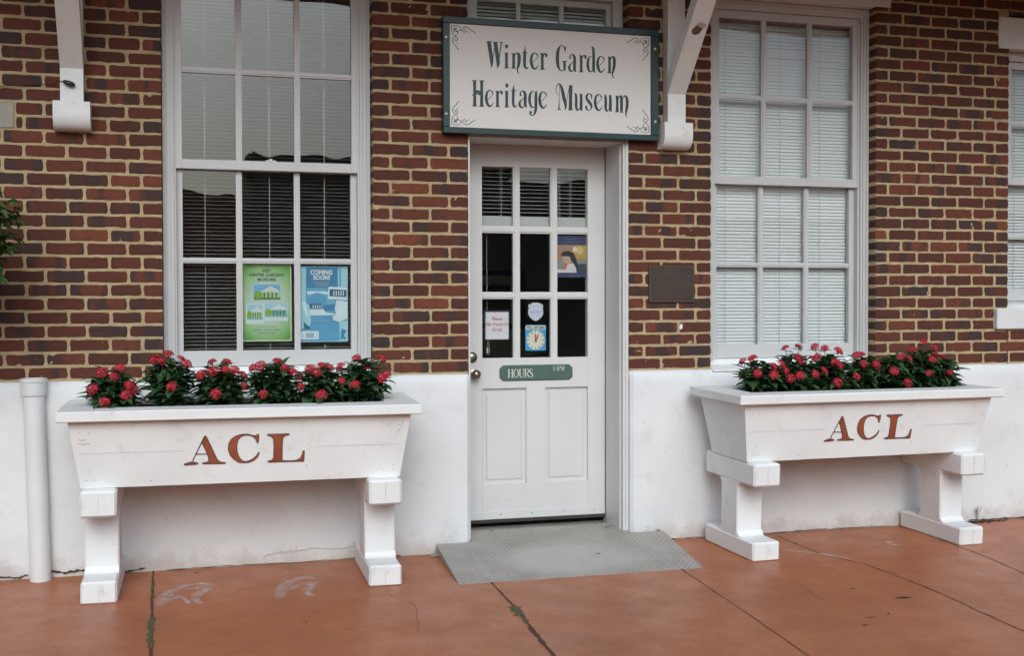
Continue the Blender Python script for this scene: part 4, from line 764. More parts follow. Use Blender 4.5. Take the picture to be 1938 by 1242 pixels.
def house_pic(q, x0, x1, y0, y1, y, sky_, roof_, wall_, dark_, grass_):
    q.frect(pu(x0)-.002, pu(x1)+.002, pz(y1)-.002, pz(y0)+.002, y, 5); q.frect(pu(x0), pu(x1), pz(y1), pz(y0), y-.0003, sky_)
    h = y1-y0; w_ = x1-x0
    q.frect(pu(x0), pu(x1), pz(y1), pz(y1-h*.2), y-.0006, grass_)
    q.fpoly([(pu(x0+w_*.30), pz(y1-h*.15)), (pu(x1-w_*.03), pz(y1-h*.15)), (pu(x1-w_*.03), pz(y1-h*.52)), (pu(x0+w_*.30), pz(y1-h*.52))], y-.0009, wall_)
    q.fpoly([(pu(x0+w_*.20), pz(y1-h*.50)), (pu(x1), pz(y1-h*.50)), (pu(x1-w_*.12), pz(y1-h*.68)), (pu(x0+w_*.62), pz(y1-h*.90)), (pu(x0+w_*.40), pz(y1-h*.68))], y-.0012, roof_)
    for k in range(4): xa = x0+w_*(.36+k*.15); q.frect(pu(xa), pu(xa+w_*.06), pz(y1-h*.15), pz(y1-h*.47), y-.0012, dark_)
    q.fdisc(pu(x0+w_*.16), pz(y1-h*.32), PW*w_/582*.16, PH*h/895*.25, y-.0015, 6, 12)
q = MB(); house_pic(q, 258, 570, 365, 545, -.0018, 0, 1, 2, 3, 4)
q.fpoly([(pu(165), pz(592)), (pu(375), pz(585)), (pu(378), pz(822)), (pu(168), pz(826))][::-1], -.0016, 5)
house_pic(q, 178, 360, 600, 775, -.0022, 7, 5, 2, 3, 8); house_pic(q, 385, 650, 580, 745, -.0040, 7, 5, 8, 3, 8); q.frect(pu(380), pu(655), pz(795), pz(750), -.0040, 5)
q.build('picture', [flat('pg'+str(i), c_) for i, c_ in enumerate([(.16, .42, .66), (.56, .64, .55), (.42, .58, .25), (.05, .14, .12), (.10, .22, .08), (.60, .72, .70), (.20, .38, .05), (.36, .58, .72), (.20, .42, .38)])], t)
t = sheet('poster', -1.4535, -1.1705, 1.234, 1.6745, .182, flat('poster_pale_blue', (.46, .66, .74)), 'blue coming soon poster in the left window beside the green one', 'poster', 'posters in the left window')
def pu(x): return (x-790)/570*.283-.1415
def pz(y): return (1032-y)/885*.4405
q = MB(); F_ = lambda P, y, m: q.fpoly([(pu(a_), pz(c_)) for a_, c_ in P][::-1], y, m)
q.frect(pu(797), pu(1353), pz(1025), pz(155), -.0012, 0)
q.frect(pu(797), pu(870), pz(560), pz(160), -.0015, 1); q.frect(pu(1245), pu(1352), pz(420), pz(160), -.0015, 1); q.frect(pu(1262), pu(1280), pz(420), pz(165), -.0018, 0); q.frect(pu(878), pu(1240), pz(400), pz(162), -.0015, 2); q.frect(pu(878), pu(1240), pz(420), pz(404), -.00155, 3)
F_([(885, 445), (1120, 445), (1215, 560), (1200, 650), (900, 650)], -.0018, 3); F_([(885, 440), (1120, 440), (1130, 480), (1000, 455), (890, 480)], -.0021, 4)
F_([(885, 520), (1000, 455), (1110, 510), (1110, 585), (900, 585)], -.0024, 0); F_([(910, 585), (1050, 585), (1050, 645), (920, 640)], -.0027, 5); F_([(1060, 600), (1215, 590), (1200, 660), (1080, 665)], -.0027, 2)
for k in range(4): q.frect(pu(950+k*26), pu(960+k*26), pz(640), pz(600), -.0030, 4)
F_([(888, 655), (1075, 650), (1100, 690), (1210, 700), (1190, 720), (890, 722)], -.0030, 4)
F_([(1135, 385), (1352, 395), (1350, 545), (1125, 530)], -.0033, 4); F_([(1148, 415), (1345, 425), (1343, 508), (1142, 498)], -.0036, 5)
for k in range(5): q.frect(pu(1190+k*28), pu(1202+k*28), pz(492), pz(435), -.0039, 4)
F_([(797, 560), (850, 540), (900, 600), (930, 780), (900, 900), (840, 870), (797, 900)], -.0033, 1); F_([(820, 560), (862, 560), (900, 720), (880, 740), (840, 640)], -.0036, 4); F_([(840, 790), (880, 830), (920, 860), (900, 890), (850, 880)], -.0036, 5)
F_([(1225, 545), (1352, 560), (1352, 760), (1260, 800), (1190, 780), (1180, 740), (1220, 700), (1205, 640)], -.0036, 4)
F_([(1258, 800), (1352, 780), (1352, 1020), (1262, 1020)], -.0033, 1); F_([(1285, 880), (1340, 900), (1310, 960), (1345, 1000), (1270, 1000)], -.0036, 2)
q.fpoly(rrect(pu(808), pu(1018), pz(1002), pz(905), .006), -.0039, 4)
for k in range(9): q.frect(pu(872+k*10), pu(872+k*10+(4 if k % 2 else 6)), pz(985), pz(925), -.0042, 5)
q.frect(pu(835), pu(845), pz(975), pz(930), -.0042, 1); q.frect(pu(985), pu(995), pz(975), pz(930), -.0042, 1)
q.build('picture', [flat('pb'+str(i), c_) for i, c_ in enumerate([(.10, .34, .55), (.34, .62, .70), (.05, .22, .40), (.16, .42, .60), (.62, .76, .80), (.03, .12, .20)])], t)
q = MB(); q.text('COMING', pu(1052), pz(243), .037, -.0045, 0, sx=.84, bold=.04); q.text('SOON!', pu(1055), pz(305), .037, -.0045, 0, sx=.84, bold=.04)
for k in range(5): q.frect(pu(1052-100+k*6), pu(1052+100-k*6), pz(330+k*13)-.0012, pz(330+k*13)+.0006, -.0045, 1)
q.frect(pu(950), pu(1172), pz(788), pz(782), -.0045, 1)
q.build('lettering', [flat('poster_white', (.66, .76, .76)), flat('poster_small', (.40, .56, .62))], t)

# ---------------------------------------------------------------- museum sign
t = empty('museum_sign', (.0155, -.03, 2.776)); tag(t, 'cream board with a dark green frame reading Winter Garden Heritage Museum above the door', 'sign')
def rel(q, t=t): q.v = [(x-t.location.x, y-t.location.y, z-t.location.z) for x, y, z in q.v]; return q
q = MB(); q.box(-.620, .652, -.052, -.020, 2.466, 3.087); rel(q).build('board', BOARD, t)
q = MB(); q.rbox(-.6495, .690, -.062, -.012, 2.4425, 2.4775, .003); q.rbox(-.6495, .690, -.062, -.012, 3.0755, 3.1145, .003); q.rbox(-.6495, -.6095, -.0618, -.0122, 2.4773, 3.0757, .003); q.rbox(.6395, .690, -.0618, -.0122, 2.4773, 3.0757, .003)
rel(q).build('frame', GREEN, t)
q = MB()
for i, s_ in enumerate(SIGN_TEXT): q.stroke(s_, -.0526-(i % 7)*.00012, wmul=1.24)
rel(q).build('lettering', INK, t)
cxs, czs = .0155, 2.7762
for sx, sz in ((1, 1), (-1, 1), (1, -1), (-1, -1)):
    q = MB()
    for i, s_ in enumerate(SIGN_ORN): q.stroke([(cxs+sx*(a_-cxs), czs+sz*(c_-czs), wd*1.25) for a_, c_, wd in s_], -.0526-(i % 7)*.00012)
    if sx*sz < 0: q.f = [p_[::-1] for p_ in q.f]
    rel(q).build('corner_scroll', ORN, t)
for x_, z_ in ((-.631, 2.992), (-.632, 2.551), (.665, 2.998), (.667, 2.557)):
    q = MB(); q.lathe([(0, 0), (.009, 0), (.0085, .003), (.004, .0055), (0, .006)], (x_, -.062, z_), 'y', 14); rel(q).build('screw', STEEL, t)
for xa in (-.60, .58): q = MB(); q.box(xa, xa+.05, -.012, .003, 2.47, 3.09); rel(q).build('batten', WHITE, t)

# hours plate on the door
t = empty('hours_sign', (.0195, DY-.008, 1.0245)); tag(t, 'weathered green wooden plate reading HOURS 1-5PM on the door', 'sign')
P = [(-.238, -.028), (-.215, -.049), (.215, -.049), (.238, -.028), (.238, .028), (.215, .049), (-.215, .049), (-.238, .028)]
def bevel_plate(P, th, ins):
    q = MB(); n = len(P); cx = 0; I = [(x*(1-ins/abs(.238)), z*(1-ins/.049)) for x, z in P]
    vs = [(x, th, z) for x, z in P]+[(x, .004, z) for x, z in P]+[(x, 0, z) for x, z in I]
    fs = [(k*n+i, k*n+(i+1) % n, (k+1)*n+(i+1) % n, (k+1)*n+i) for k in (0, 1) for i in range(n)]+[tuple(2*n+i for i in range(n))]
    q.add(vs, fs); return q
bevel_plate(P, .0078, .006).build('plate', SIGNG, t)
def serif_text(q, spec, x, z, h, y, adv):
    """thin serif capitals drawn with strokes; spec maps letters to strokes in a unit cell"""
    for ch in spec:
        if ch == ' ': x += h*.3; continue
        G, wd = SER[ch]
        for i, s_ in enumerate(G): q.stroke([(x+a_*h, z+c_*h, k_*h) for a_, c_, k_ in s_], y-i*.0001, sub=5)
        x += (wd+adv)*h
tk, tn = .13, .05
def sf(x0, x1, z): return [(x0, z, .05), (x1, z, .05)]
SER = {'H': ([[(.12, 0, tk), (.12, 1, tk)], [(.55, 0, tk), (.55, 1, tk)], [(.12, .52, tn), (.55, .52, tn)], sf(0, .24, .02), sf(0, .24, .98), sf(.43, .67, .02), sf(.43, .67, .98)], .66),
 'O': ([[(.33, 1, tn), (.12, .82, .10), (.06, .5, tk), (.12, .18, .10), (.33, 0, tn), (.54, .18, .10), (.60, .5, tk), (.54, .82, .10), (.33, 1, tn)]], .66),
 'U': ([[(.10, 1, tk), (.10, .35, tk), (.18, .08, .09), (.33, 0, tn), (.48, .08, tn), (.54, .35, tn), (.54, 1, tn)], sf(0, .22, .98), sf(.44, .64, .98)], .62),
 'R': ([[(.12, 0, tk), (.12, 1, tk)], [(.12, .98, tn), (.35, .98, tn), (.48, .88, .09), (.50, .75, tk), (.46, .6, .09), (.33, .5, tn), (.12, .5, tn)], [(.30, .5, .07), (.46, .2, .12), (.60, .0, .08)], sf(0, .24, .02), sf(0, .2, .98)], .56),
 'S': ([[(.42, .74, tn), (.40, .93, tn), (.24, 1, tn), (.08, .9, .09), (.08, .72, tk), (.24, .53, .14), (.42, .33, tk), (.42, .12, .09), (.25, 0, tn), (.08, .06, tn), (.05, .26, tn)]], .46),
 '1': ([[(.16, 0, tk), (.16, 1, tk)], [(.04, .85, tn), (.16, .98, tn)], sf(.04, .28, .02)], .30),
 '-': ([[(.02, .42, .07), (.22, .42, .07)]], .24),
 '5': ([[(.10, .97, .08), (.38, .97, .10)], [(.10, .97, tn), (.08, .58, tn)], [(.08, .58, tn), (.24, .62, .08), (.38, .5, tk), (.40, .28, tk), (.32, .06, .09), (.16, 0, tn), (.04, .08, .08)]], .44),
 'P': ([[(.12, 0, tk), (.12, 1, tk)], [(.12, .98, tn), (.34, .98, tn), (.48, .88, .09), (.50, .73, tk), (.46, .58, .09), (.33, .48, tn), (.12, .48, tn)], sf(0, .24, .02), sf(0, .2, .98)], .54),
 'M': ([[(.10, 0, tn), (.12, 1, tn)], [(.12, 1, .12), (.38, .05, .09)], [(.38, .05, tn), (.62, 1, tn)], [(.66, 0, tk), (.64, 1, tk)], sf(0, .2, .02), sf(.02, .18, .98), sf(.56, .78, .02), sf(.6, .76, .98)], .76)}
q = MB(); serif_text(q, 'HOURS', -.186, -.028, .052, -.0006, .035); serif_text(q, '1-5PM', .108, .010, .029, -.0006, .07)
q.build('lettering', flat('cream_letter', (.62, .62, .56)), t)
for s_ in (-1, 1):
    q = MB(); q.lathe([(0, 0), (.004, 0), (.003, .002), (0, .0024)], (s_*.222, .0, 0), 'y', 10); q.build('screw', BRASS, t)

# bronze plaque
t = empty('wall_plaque', (.798, -.012, 1.459)); tag(t, 'small dark bronze plaque fixed to the brick right of the door', 'plaque')
q = MB(); q.rbox(-.153, .153, 0, .011, 0, .230, .003); q.build('plate', BRONZE, t)
q = MB()
for k in range(9):
    hw = [.05, .09, .12, .07, .125, .12, .08, .10, .06][k]; x = -hw; z = .200-k*.0205; rr = random.Random(k)
    while x < hw:
        w_ = rr.uniform(.006, .011); q.box(x, x+w_*.25, -.0018, .0, z-.0045, z+.0045); q.box(x, x+w_*.8, -.0016, .0, z+rr.choice((-.0045, .0, .003)), z+rr.choice((-.0045, .0, .003))+.002) if False else q.box(x, x+w_*.75, -.0016, .0001, z+.0025, z+.0044)
        x += w_*1.25
q.box(-.146, .146, -.002, 0, .221, .224); q.box(-.146, .146, -.002, 0, .006, .009); q.box(-.146, -.143, -.0021, 0, .009, .221); q.box(.143, .146, -.0021, 0, .009, .221)
q.build('raised_text', vary('bronze_worn', (.20, .14, .07), (.12, .085, .05), 30, .4, 60, .1, metal=.5), t)
for sx in (-1, 1):
    q = MB(); q.lathe([(0, 0), (.006, 0), (.005, .003), (0, .004)], (sx*.13, -.001, .206), 'y', 10); q.build('bolt', BRONZE, t)
# ================================================================ ramp
t = empty('door_ramp', (0, 0, 0)); tag(t, 'grey metal tread plate ramp leading up to the white door', 'ramp')
def rz(y):   # height of the plate surface at depth y
    return -.0165+(y+.735)*(.060+.0165)/.695 if y < -.04 else .060+(y+.04)*(.0205/.32)
F0, F1, K0, K1 = -.727, .667, -.697, .735
q = MB(); yf = -.735
fx = lambda y: (F0+(K0-F0)*(y-yf)/.695, F1+(K1-F1)*(y-yf)/.695)
top = [(F0, yf), (F1, yf), (K1-.012, -.05), (K1-.02, -.042), (.5165, -.042), (.5165, .205), (-.4855, .205), (-.4855, -.042), (K0+.02, -.042), (K0+.006, -.05)]
n = len(top)
# surface in strips so that it bends at the wall line
def plate(x0a, x1a, y0, x0b, x1b, y1): q.add([(x0a, y0, rz(y0)), (x1a, y0, rz(y0)), (x1b, y1, rz(y1)), (x0b, y1, rz(y1))], [(0, 1, 2, 3)])
plate(F0, F1, yf, K0, K1-.012, -.05); plate(-.4855, .5165, -.0502, -.4855, .5165, .205)
q.add([(K0, -.05, rz(-.05)), (K1-.012, -.05, rz(-.05)), (K1-.03, -.040, rz(-.05)-.004), (K0+.012, -.040, rz(-.05)-.004)], [(0, 1, 2, 3)])
q.add([(F0, yf, rz(yf)), (F1, yf, rz(yf)), (F1, yf-.003, gz(yf)-.002), (F0, yf-.003, gz(yf)-.002)], [(0, 3, 2, 1)])
rr = random.Random(5); y = -.715; row = 0
while y < .19:
    x = -.71+(row % 2)*.017
    while x < .72:
        a_, b2 = fx(y) if y < -.05 else (-.47, .50)
        if a_+.012 < x < b2-.012:
            wear = max(0, 1-math.hypot((x+.01)/.46, (y+.42)/.24)); h = .0022*(1-min(1, wear*2.2)*.85)*rr.uniform(.7, 1.1)
            th = math.radians(45 if (row+int((x+2)/.034)) % 2 else -45); l, w_ = .0115, .0036; z = rz(y); s_ = (rz(y+.01)-rz(y))/.01
            P = []
            for a2, c2, hh in ((-l, 0, 0), (0, -w_, 0), (l, 0, 0), (0, w_, 0), (-l*.4, 0, h), (l*.4, 0, h)):
                dx = a2*math.cos(th)-c2*math.sin(th); dy = a2*math.sin(th)+c2*math.cos(th); P.append((x+dx, y+dy, z+dy*s_+hh+.0001))
            if h > .0006: q.add(P, [(0, 1, 5, 4), (1, 2, 5), (2, 3, 4, 5), (3, 0, 4)], 1)
        x += .034
    y += .022; row += 1
q.build('tread_plate', [PLATE, LUG], t)
for xa, xb in ((F0+.002, K0+.002), (F1-.002, K1-.014)):
    q = MB(); q.add([(xa, yf+.01, rz(yf+.01)-.001), (xb, -.052, rz(-.052)-.001), (xb, -.052, gz(0)+.002), (xa, yf+.01, gz(yf)+.0005)], [(0, 1, 2, 3)]); q.build('side_skirt', PLATE, t)
q = MB(); q.box(K0-.045, K0+.004, -.11, -.06, .0, .006); q.box(K0-.006, K0+.003, -.115, -.055, .0, .030)
q.build('anchor_tab', PLATE, t)

# ================================================================ planters
def planter(cx, cy, yaw_, label, chips):
    S, W_, D, hf, zb, zt, zr0, zr1 = 1.4115, .1722, .59, .1086, .4245, .558, .8982, .9507
    Lb, Lt, Lr, db_, dt, dr = 1.5871, 1.6893, 1.7922, .4201, .5429, .6398
    t = empty('flower_planter', (cx, cy, gz(cy)), (SLOPE, 0, yaw_)); tag(t, label, 'planter', 'white trough planters')
    rr = random.Random(int(cx*10)+50)
    q = MB(); hb, ht, eb, et = Lb/2, Lt/2, db_/2, dt/2; th = .035
    ns = 26                                         # long boards slightly uneven
    def board(y0, y1, sgn):
        vs = []
        for k in range(7):
            f_ = k/6; z = zt+(zr0+.004-zt)*f_; hx = hb+(ht-hb)*f_; yy = y0+(y1-y0)*f_
            for i in range(ns+1):
                x = -hx+2*hx*i/ns; vs.append((x, yy+sgn*noise.noise(Vector((x*4, z*6, cx)))*.0016, z-(.0015*noise.noise(Vector((x*9, cx, 1))) if k == 0 else 0)))
        m_ = ns+1; return vs, [((k*m_+i), k*m_+i+1, (k+1)*m_+i+1, (k+1)*m_+i) for k in range(6) for i in range(ns)]
    vs, fs = board(-eb, -et, -1); q.add(vs, fs)
    vs, fs = board(eb, et, 1); q.add(vs, [f_[::-1] for f_ in fs])
    for s_ in (-1, 1):
        P = [(s_*hb, -eb, zt), (s_*ht, -et, zr0+.004), (s_*ht, et, zr0+.004), (s_*hb, eb, zt)]
        Q = [(s_*(hb-.04), -eb+.01, zt), (s_*(ht-.04), -et+.01, zr0+.004), (s_*(ht-.04), et-.01, zr0+.004), (s_*(hb-.04), eb-.01, zt)]
        q.add(P+Q, [(0, 1, 2, 3) if s_ < 0 else (3, 2, 1, 0), (4, 5, 6, 7)])
    q.add([(-hb, -eb, zt), (hb, -eb, zt), (hb, eb, zt), (-hb, eb, zt)], [(3, 2, 1, 0)])
    bx = q.build('trough', WHITE_H, t, smooth=True, auto=30)
    q = MB(); bw = .172; hl, hd = Lr/2, dr/2; zr1_ = zr1
    q.rbox(-hl, hl, -hd, -hd+bw, zr0, zr1_, .005, jit=.0012, rnd=rr); q.rbox(-hl, hl, hd-bw, hd, zr0, zr1_-.0006, .005, jit=.0012, rnd=rr)
    for s_ in (-1, 1): q.rbox(min(s_*hl, s_*(hl-bw)), max(s_*hl, s_*(hl-bw)), -hd+bw-.003, hd-bw+.003, zr0+.0006, zr1_-.0008, .004, jit=.0008, rnd=rr)
    q.build('rim', WHITE_H, t)
    q = MB()   # peeled seams and splits in the boards
    lw = wallline([(-.75, .8965), (-.4, .8968), (-.1, .8966), (.2, .8968), (.45, .8966)], .0028, 0, .0008, 5+int(cx), 10); q.add([(x, -et-.0026, z) for x, y, z in lw.v], lw.f)
    for (xa, za, xb, zb_) in chips:
        c2 = wallline([(xa, za), ((xa+xb)/2, (za+zb_)/2-.003), (xb, zb_)], .0022, 0, .0010, int(abs(xa)*77)+int(za*100)); ty = lambda z: -(eb+(et-eb)*(z-zt)/(zr0-zt))-.0022
        q.add([(x, ty(z), z) for x, y, z in c2.v], c2.f)
    for zz, x_a, x_b in ((.735, -.80, -.30), (.735, .36, .80)):
        c2 = wallline([(x_a, zz), ((x_a+x_b)/2, zz+.001), (x_b, zz)], .0014, 0, .0005, int(zz*100)+int(x_a*10)+9, 14); c2.f = [f_ for f_ in c2.f]
        q2 = MB(); q2.add([(x, -(eb+(et-eb)*(z-zt)/(zr0-zt))-.0021, z) for x, y, z in c2.v], c2.f); q2.build('board_joint', SEAML, bx)
    for xn in (-.76, -.72, .70, .75):
        for zn in (.60, .84):
            q2 = MB(); q2.fdisc(xn*(1+(zn-.56)*.14), zn, .0035, .0035, 0, 0, 8); q2.v = [(x, -(eb+(et-eb)*(z-zt)/(zr0-zt))-.0024, z) for x, y, z in q2.v]; q2.build('nail_head', SEAML, bx)
    q.build('split', vary('bare_split', (.36, .28, .22), (.22, .17, .13), 30, .9), bx)
    q = MB(); ins = .03; nx_, ny_ = 60, 12; vs = []
    for j in range(ny_+1):
        for i in range(nx_+1):
            x = -hl+bw-.02+(2*hl-2*bw+.04)*i/nx_; y = -hd+bw-.02+(dr-2*bw+.04)*j/ny_
            vs.append((x, y, zr1-.020+noise.noise(Vector((x*16, y*16, cx)))*.014+noise.noise(Vector((x*50, y*50, cx)))*.006))
    q.add(vs, [(j*(nx_+1)+i, j*(nx_+1)+i+1, (j+1)*(nx_+1)+i+1, (j+1)*(nx_+1)+i) for j in range(ny_) for i in range(nx_)])
    q.build('soil', SOIL, t)
    # trestle legs: foot, post and bearer in one piece of timber framing
    for s_ in (-1, 1):
        lx = s_*S/2; q = MB(); h = W_/2
        q.rbox(lx-h, lx+h, -D/2, D/2, -.004, hf, .011, jit=.0015, rnd=rr)
        q.rbox(lx-h, lx+h, -D/2, D/2, zb, zt-.001, .011, jit=.0015, rnd=rr)
        q.rbox(lx-h+.003, lx+h-.003, -.10, .10, hf-.012, zb+.012, .008, jit=.001, rnd=rr)
        for sy in (-1, 1):      # small coves where the post meets the bearer and the foot
            for (zc, sz) in ((zb, -1), (hf, 1)):
                P = [(sy*.099, zc+sz*-.002), (sy*.128, zc+sz*-.002), (sy*.118, zc+sz*.003), (sy*.108, zc+sz*.011), (sy*.102, zc+sz*.022), (sy*.099, zc+sz*.03)]
                q.prism(P, lx-h+.004, lx+h-.004)
        lg = q.build('leg', WHITE, t)
        q = MB(); yv = -D/2-.0026
        for z0_, z1_ in ((.006, hf-.014), (zb+.010, zt-.014)):
            lw = wallline([(lx+.002, z0_), (lx, (z0_+z1_)/2), (lx+.002, z1_)], .0016, yv, .0006, int(cx*7)+int(z0_*100)); q.add(lw.v, lw.f)
        lw = wallline([(lx+.004, hf-.045), (lx+.014, hf-.034), (lx+.022, hf-.024)], .0022, yv, .001, 3+int(cx)); q.add(lw.v, lw.f)
        q.build('board_seam', SEAML, lg)
    q = MB(); dk = MB()
    ty = lambda z, k: -(eb+(et-eb)*(z-.558)/(zr0-zt))-.0022-k*.0003
    def orient(P):
        ar = sum(a_[0]*b_[1]-b_[0]*a_[1] for a_, b_ in zip(P, P[1:]+P[:1])); return P if ar > 0 else P[::-1]
    zoff = .012
    for i, (k_, P) in enumerate(ACL.items()):
        P = orient([tuple(p_) for p_ in P]); q.fpoly(P, 0, 0)
        ed = MB()
        PP = P+[P[0]]
        for a_, b_ in zip(PP, PP[1:]): ed.stroke([(a_[0], a_[1], .0034), (b_[0], b_[1], .0034)], 0)
        dk.add(ed.v, ed.f)
    for s_ in ACL_THIN: dk.stroke([(a_, c_, .0052) for a_, c_, w_ in s_], 0)
    q.v = [(x, ty(z+zoff, 1), z+zoff) for x, y, z in q.v]; dk.v = [(x, ty(z+zoff, 2), z+zoff) for x, y, z in dk.v]
    q.build('lettering', BROWN, bx); dk.build('letter_outline', DARKL, bx)
    return t
planter(-1.8001, -.3555, -.02367, 'white wooden trough planter lettered ACL left of the door', [(-.795, .806, -.76, .806), (-.80, .788, -.74, .785), (.80, .86, .795, .83), (.79, .82, .77, .80)])
planter(1.7777, -.3701, .03621, 'white wooden trough planter lettered ACL right of the door', [(.80, .80, .795, .78)])

# ================================================================ flowering plants
def flower_mesh(seed, rad):
    rr = random.Random(seed); q = MB(); nf = 34
    for i in range(nf):
        ph = math.acos(1-1.15*(i+.5)/nf); th = i*2.39996+rr.uniform(-.2, .2)
        d = Vector((math.sin(ph)*math.cos(th), math.sin(ph)*math.sin(th), math.cos(ph)))
        c = d*rad*rr.uniform(.84, 1.10); c.z *= .80; a = d.cross(Vector((0, 0, 1)) if abs(d.z) < .9 else Vector((1, 0, 0))).normalized(); b2 = d.cross(a)
        pr = rad*rr.uniform(.26, .36); t0 = rr.random()*6; tone = rr.random()
        for k in range(5):
            t_ = t0+k*1.2566
            e = a*math.cos(t_)+b2*math.sin(t_); s2 = a*math.cos(t_+1.57)+b2*math.sin(t_+1.57)
            P = [c, c+e*pr*.55+s2*pr*.30+d*pr*.12, c+e*pr+d*pr*rr.uniform(-.25, .2), c+e*pr*.55-s2*pr*.30+d*pr*.12]
            q.add([tuple(p_) for p_ in P], [(0, 1, 2, 3)], 0, (tone, tone, tone, 1))
        q.add([tuple(c+d*pr*.22+a*pr*.09), tuple(c+d*pr*.22-a*pr*.05+b2*pr*.08), tuple(c+d*pr*.22-a*pr*.05-b2*pr*.08)], [(0, 1, 2)], 1, (tone,)*3+(1,))
        q.tube([tuple(c*.25+Vector((0, 0, -rad*.15))), tuple(c)], .0010, 4, 2, cap=False)
    me = q.build('proto', [PETAL, PEDGE, STEM], None, colour=True); d_ = me.data; bpy.data.objects.remove(me); return d_
FL = [flower_mesh(i, .0290) for i in range(4)]+[flower_mesh(20+i, .021) for i in range(2)]
def leaf(q, base_, dirv, up, ln, wd, droop, tone, mi=0):
    """folded, arching lance-shaped leaf"""
    d = dirv.normalized(); s_ = d.cross(up).normalized(); n_ = s_.cross(d).normalized(); vs = []; k = 6
    for i in range(k+1):
        t_ = i/k; p_ = base_+d*ln*t_+n_*(math.sin(t_*1.3)*ln*.12-droop*ln*t_*t_)
        hw = wd*.5*math.sin(math.pi*min(1, t_**.8*.98+.02))**.9*(1 if t_ < .98 else .1)
        vs += [tuple(p_+s_*hw+n_*hw*.35), tuple(p_), tuple(p_-s_*hw+n_*hw*.35)]
    fs = []
    for i in range(k): fs += [(i*3, i*3+1, i*3+4, i*3+3), (i*3+1, i*3+2, i*3+5, i*3+4)]
    q.add(vs, fs, mi, (tone,)*3+(1,))
def pentas(x, y, z, h, rad, seed, nst, label, group, heads=None, dens=1.0):
    rr = random.Random(seed); t = empty('flowering_plant', (x, y, z)); tag(t, label, 'plant', group)
    q = MB(); st = MB(); UP = Vector((0, 0, 1)); tips = []
    for s_ in range(nst):
        az = s_*2.39996+rr.uniform(-.3, .3); f_ = math.sqrt((s_+.4)/nst); hh = h*(1.02-.42*f_*f_)*rr.uniform(.86, 1.04); ro = rad*f_*.96
        b0 = Vector((math.cos(az)*.02, math.sin(az)*.015, -.02)); tp = Vector((math.cos(az)*ro, math.sin(az)*ro*.80, hh))
        pts = [b0, b0.lerp(tp, .33)+Vector((0, 0, hh*.05)), b0.lerp(tp, .7)+Vector((0, 0, hh*.05)), tp]
        st.tube([tuple(p_) for p_ in pts], [.0035, .003, .0025, .0018], 5, 0, False)
        nn_ = max(4, int(hh/.026)); ph = rr.random()*6
        for k in range(nn_):
            tt = (k+.7)/nn_; p_ = b0.lerp(tp, tt)+Vector((0, 0, hh*.05*math.sin(tt*3.14)))
            m_ = 3 if rr.random() < .7 else 4
            for j in range(m_):
                th = ph+k*1.3+j*6.283/m_; ele = rr.uniform(-.25, .45)+(.35 if k == nn_-1 else 0)
                dv = Vector((math.cos(th)*math.cos(ele), math.sin(th)*math.cos(ele), math.sin(ele)))
                ln = rr.uniform(.075, .125)*(1 if tt > .25 else .85)*(.8 if k == nn_-1 else 1); leaf(q, p_, dv, UP, ln, ln*rr.uniform(.44, .56), rr.uniform(.10, .6), rr.random())
        tips.append(tp)
    for k in range(12):
        th = k*2.39996; leaf(q, Vector((math.cos(th)*rad*.35, math.sin(th)*rad*.25, rr.uniform(.005, .05))), Vector((math.cos(th), math.sin(th)*.8, rr.uniform(-.1, .3))), UP, rr.uniform(.085, .125), rr.uniform(.042, .056), rr.uniform(.1, .5), rr.random())
    for hd_ in (heads or []):       # every head sits on its own leafy stem
        if len(hd_) != 3: continue
        hp = Vector((hd_[0]*1.08, hd_[1]*1.35-.008, hd_[2]-(.012 if hd_[2] < .15 else .0))); b0 = Vector((hp.x*.35, hp.y*.35, -.02)); md = b0.lerp(hp, .6)+Vector((0, 0, .01))
        st.tube([tuple(b0), tuple(md), tuple(hp)], [.003, .0025, .0018], 5, 0, False)
        for tt, sz in ((.93, .050), (.78, .085), (.60, .10), (.42, .10)):
            ph = rr.random()*6; pp = b0.lerp(hp, tt)
            for j in range(3):
                th = ph+j*2.094; leaf(q, pp, Vector((math.cos(th), math.sin(th), rr.uniform(-.1, .45))), UP, sz*rr.uniform(.85, 1.15), sz*rr.uniform(.42, .52), rr.uniform(.1, .5), rr.random())
    st.build('stem', STEM, t); q.build('foliage', LEAF, t, colour=True)
    if heads is None: heads = [(i, 0) for i in range(nst) if rr.random() < .62]
    for k, hd_ in enumerate(heads):
        if len(hd_) == 2: p_ = tips[hd_[0]]+Vector((0, 0, .012)); tl = Vector((p_.x*2.2, p_.y*2.2-.03, .25))
        else: p_ = Vector((hd_[0]*1.08, hd_[1]*1.35-.008, hd_[2]-(.012 if hd_[2] < .15 else .0))); tl = Vector((p_.x*1.8, p_.y*1.8-.05, .18))
        o = bpy.data.objects.new('flower_head', FL[rr.randrange(6) if len(hd_) == 2 else rr.randrange(4)]); COL.objects.link(o); o.parent = t
        o.location = p_; o.rotation_euler = tl.to_track_quat('Z', 'Y').to_euler(); s2 = rr.uniform(.8, 1.05); o.scale = (s2, s2, s2*rr.uniform(.8, 1))
    return t
def zs(y): return .932+gz(y)
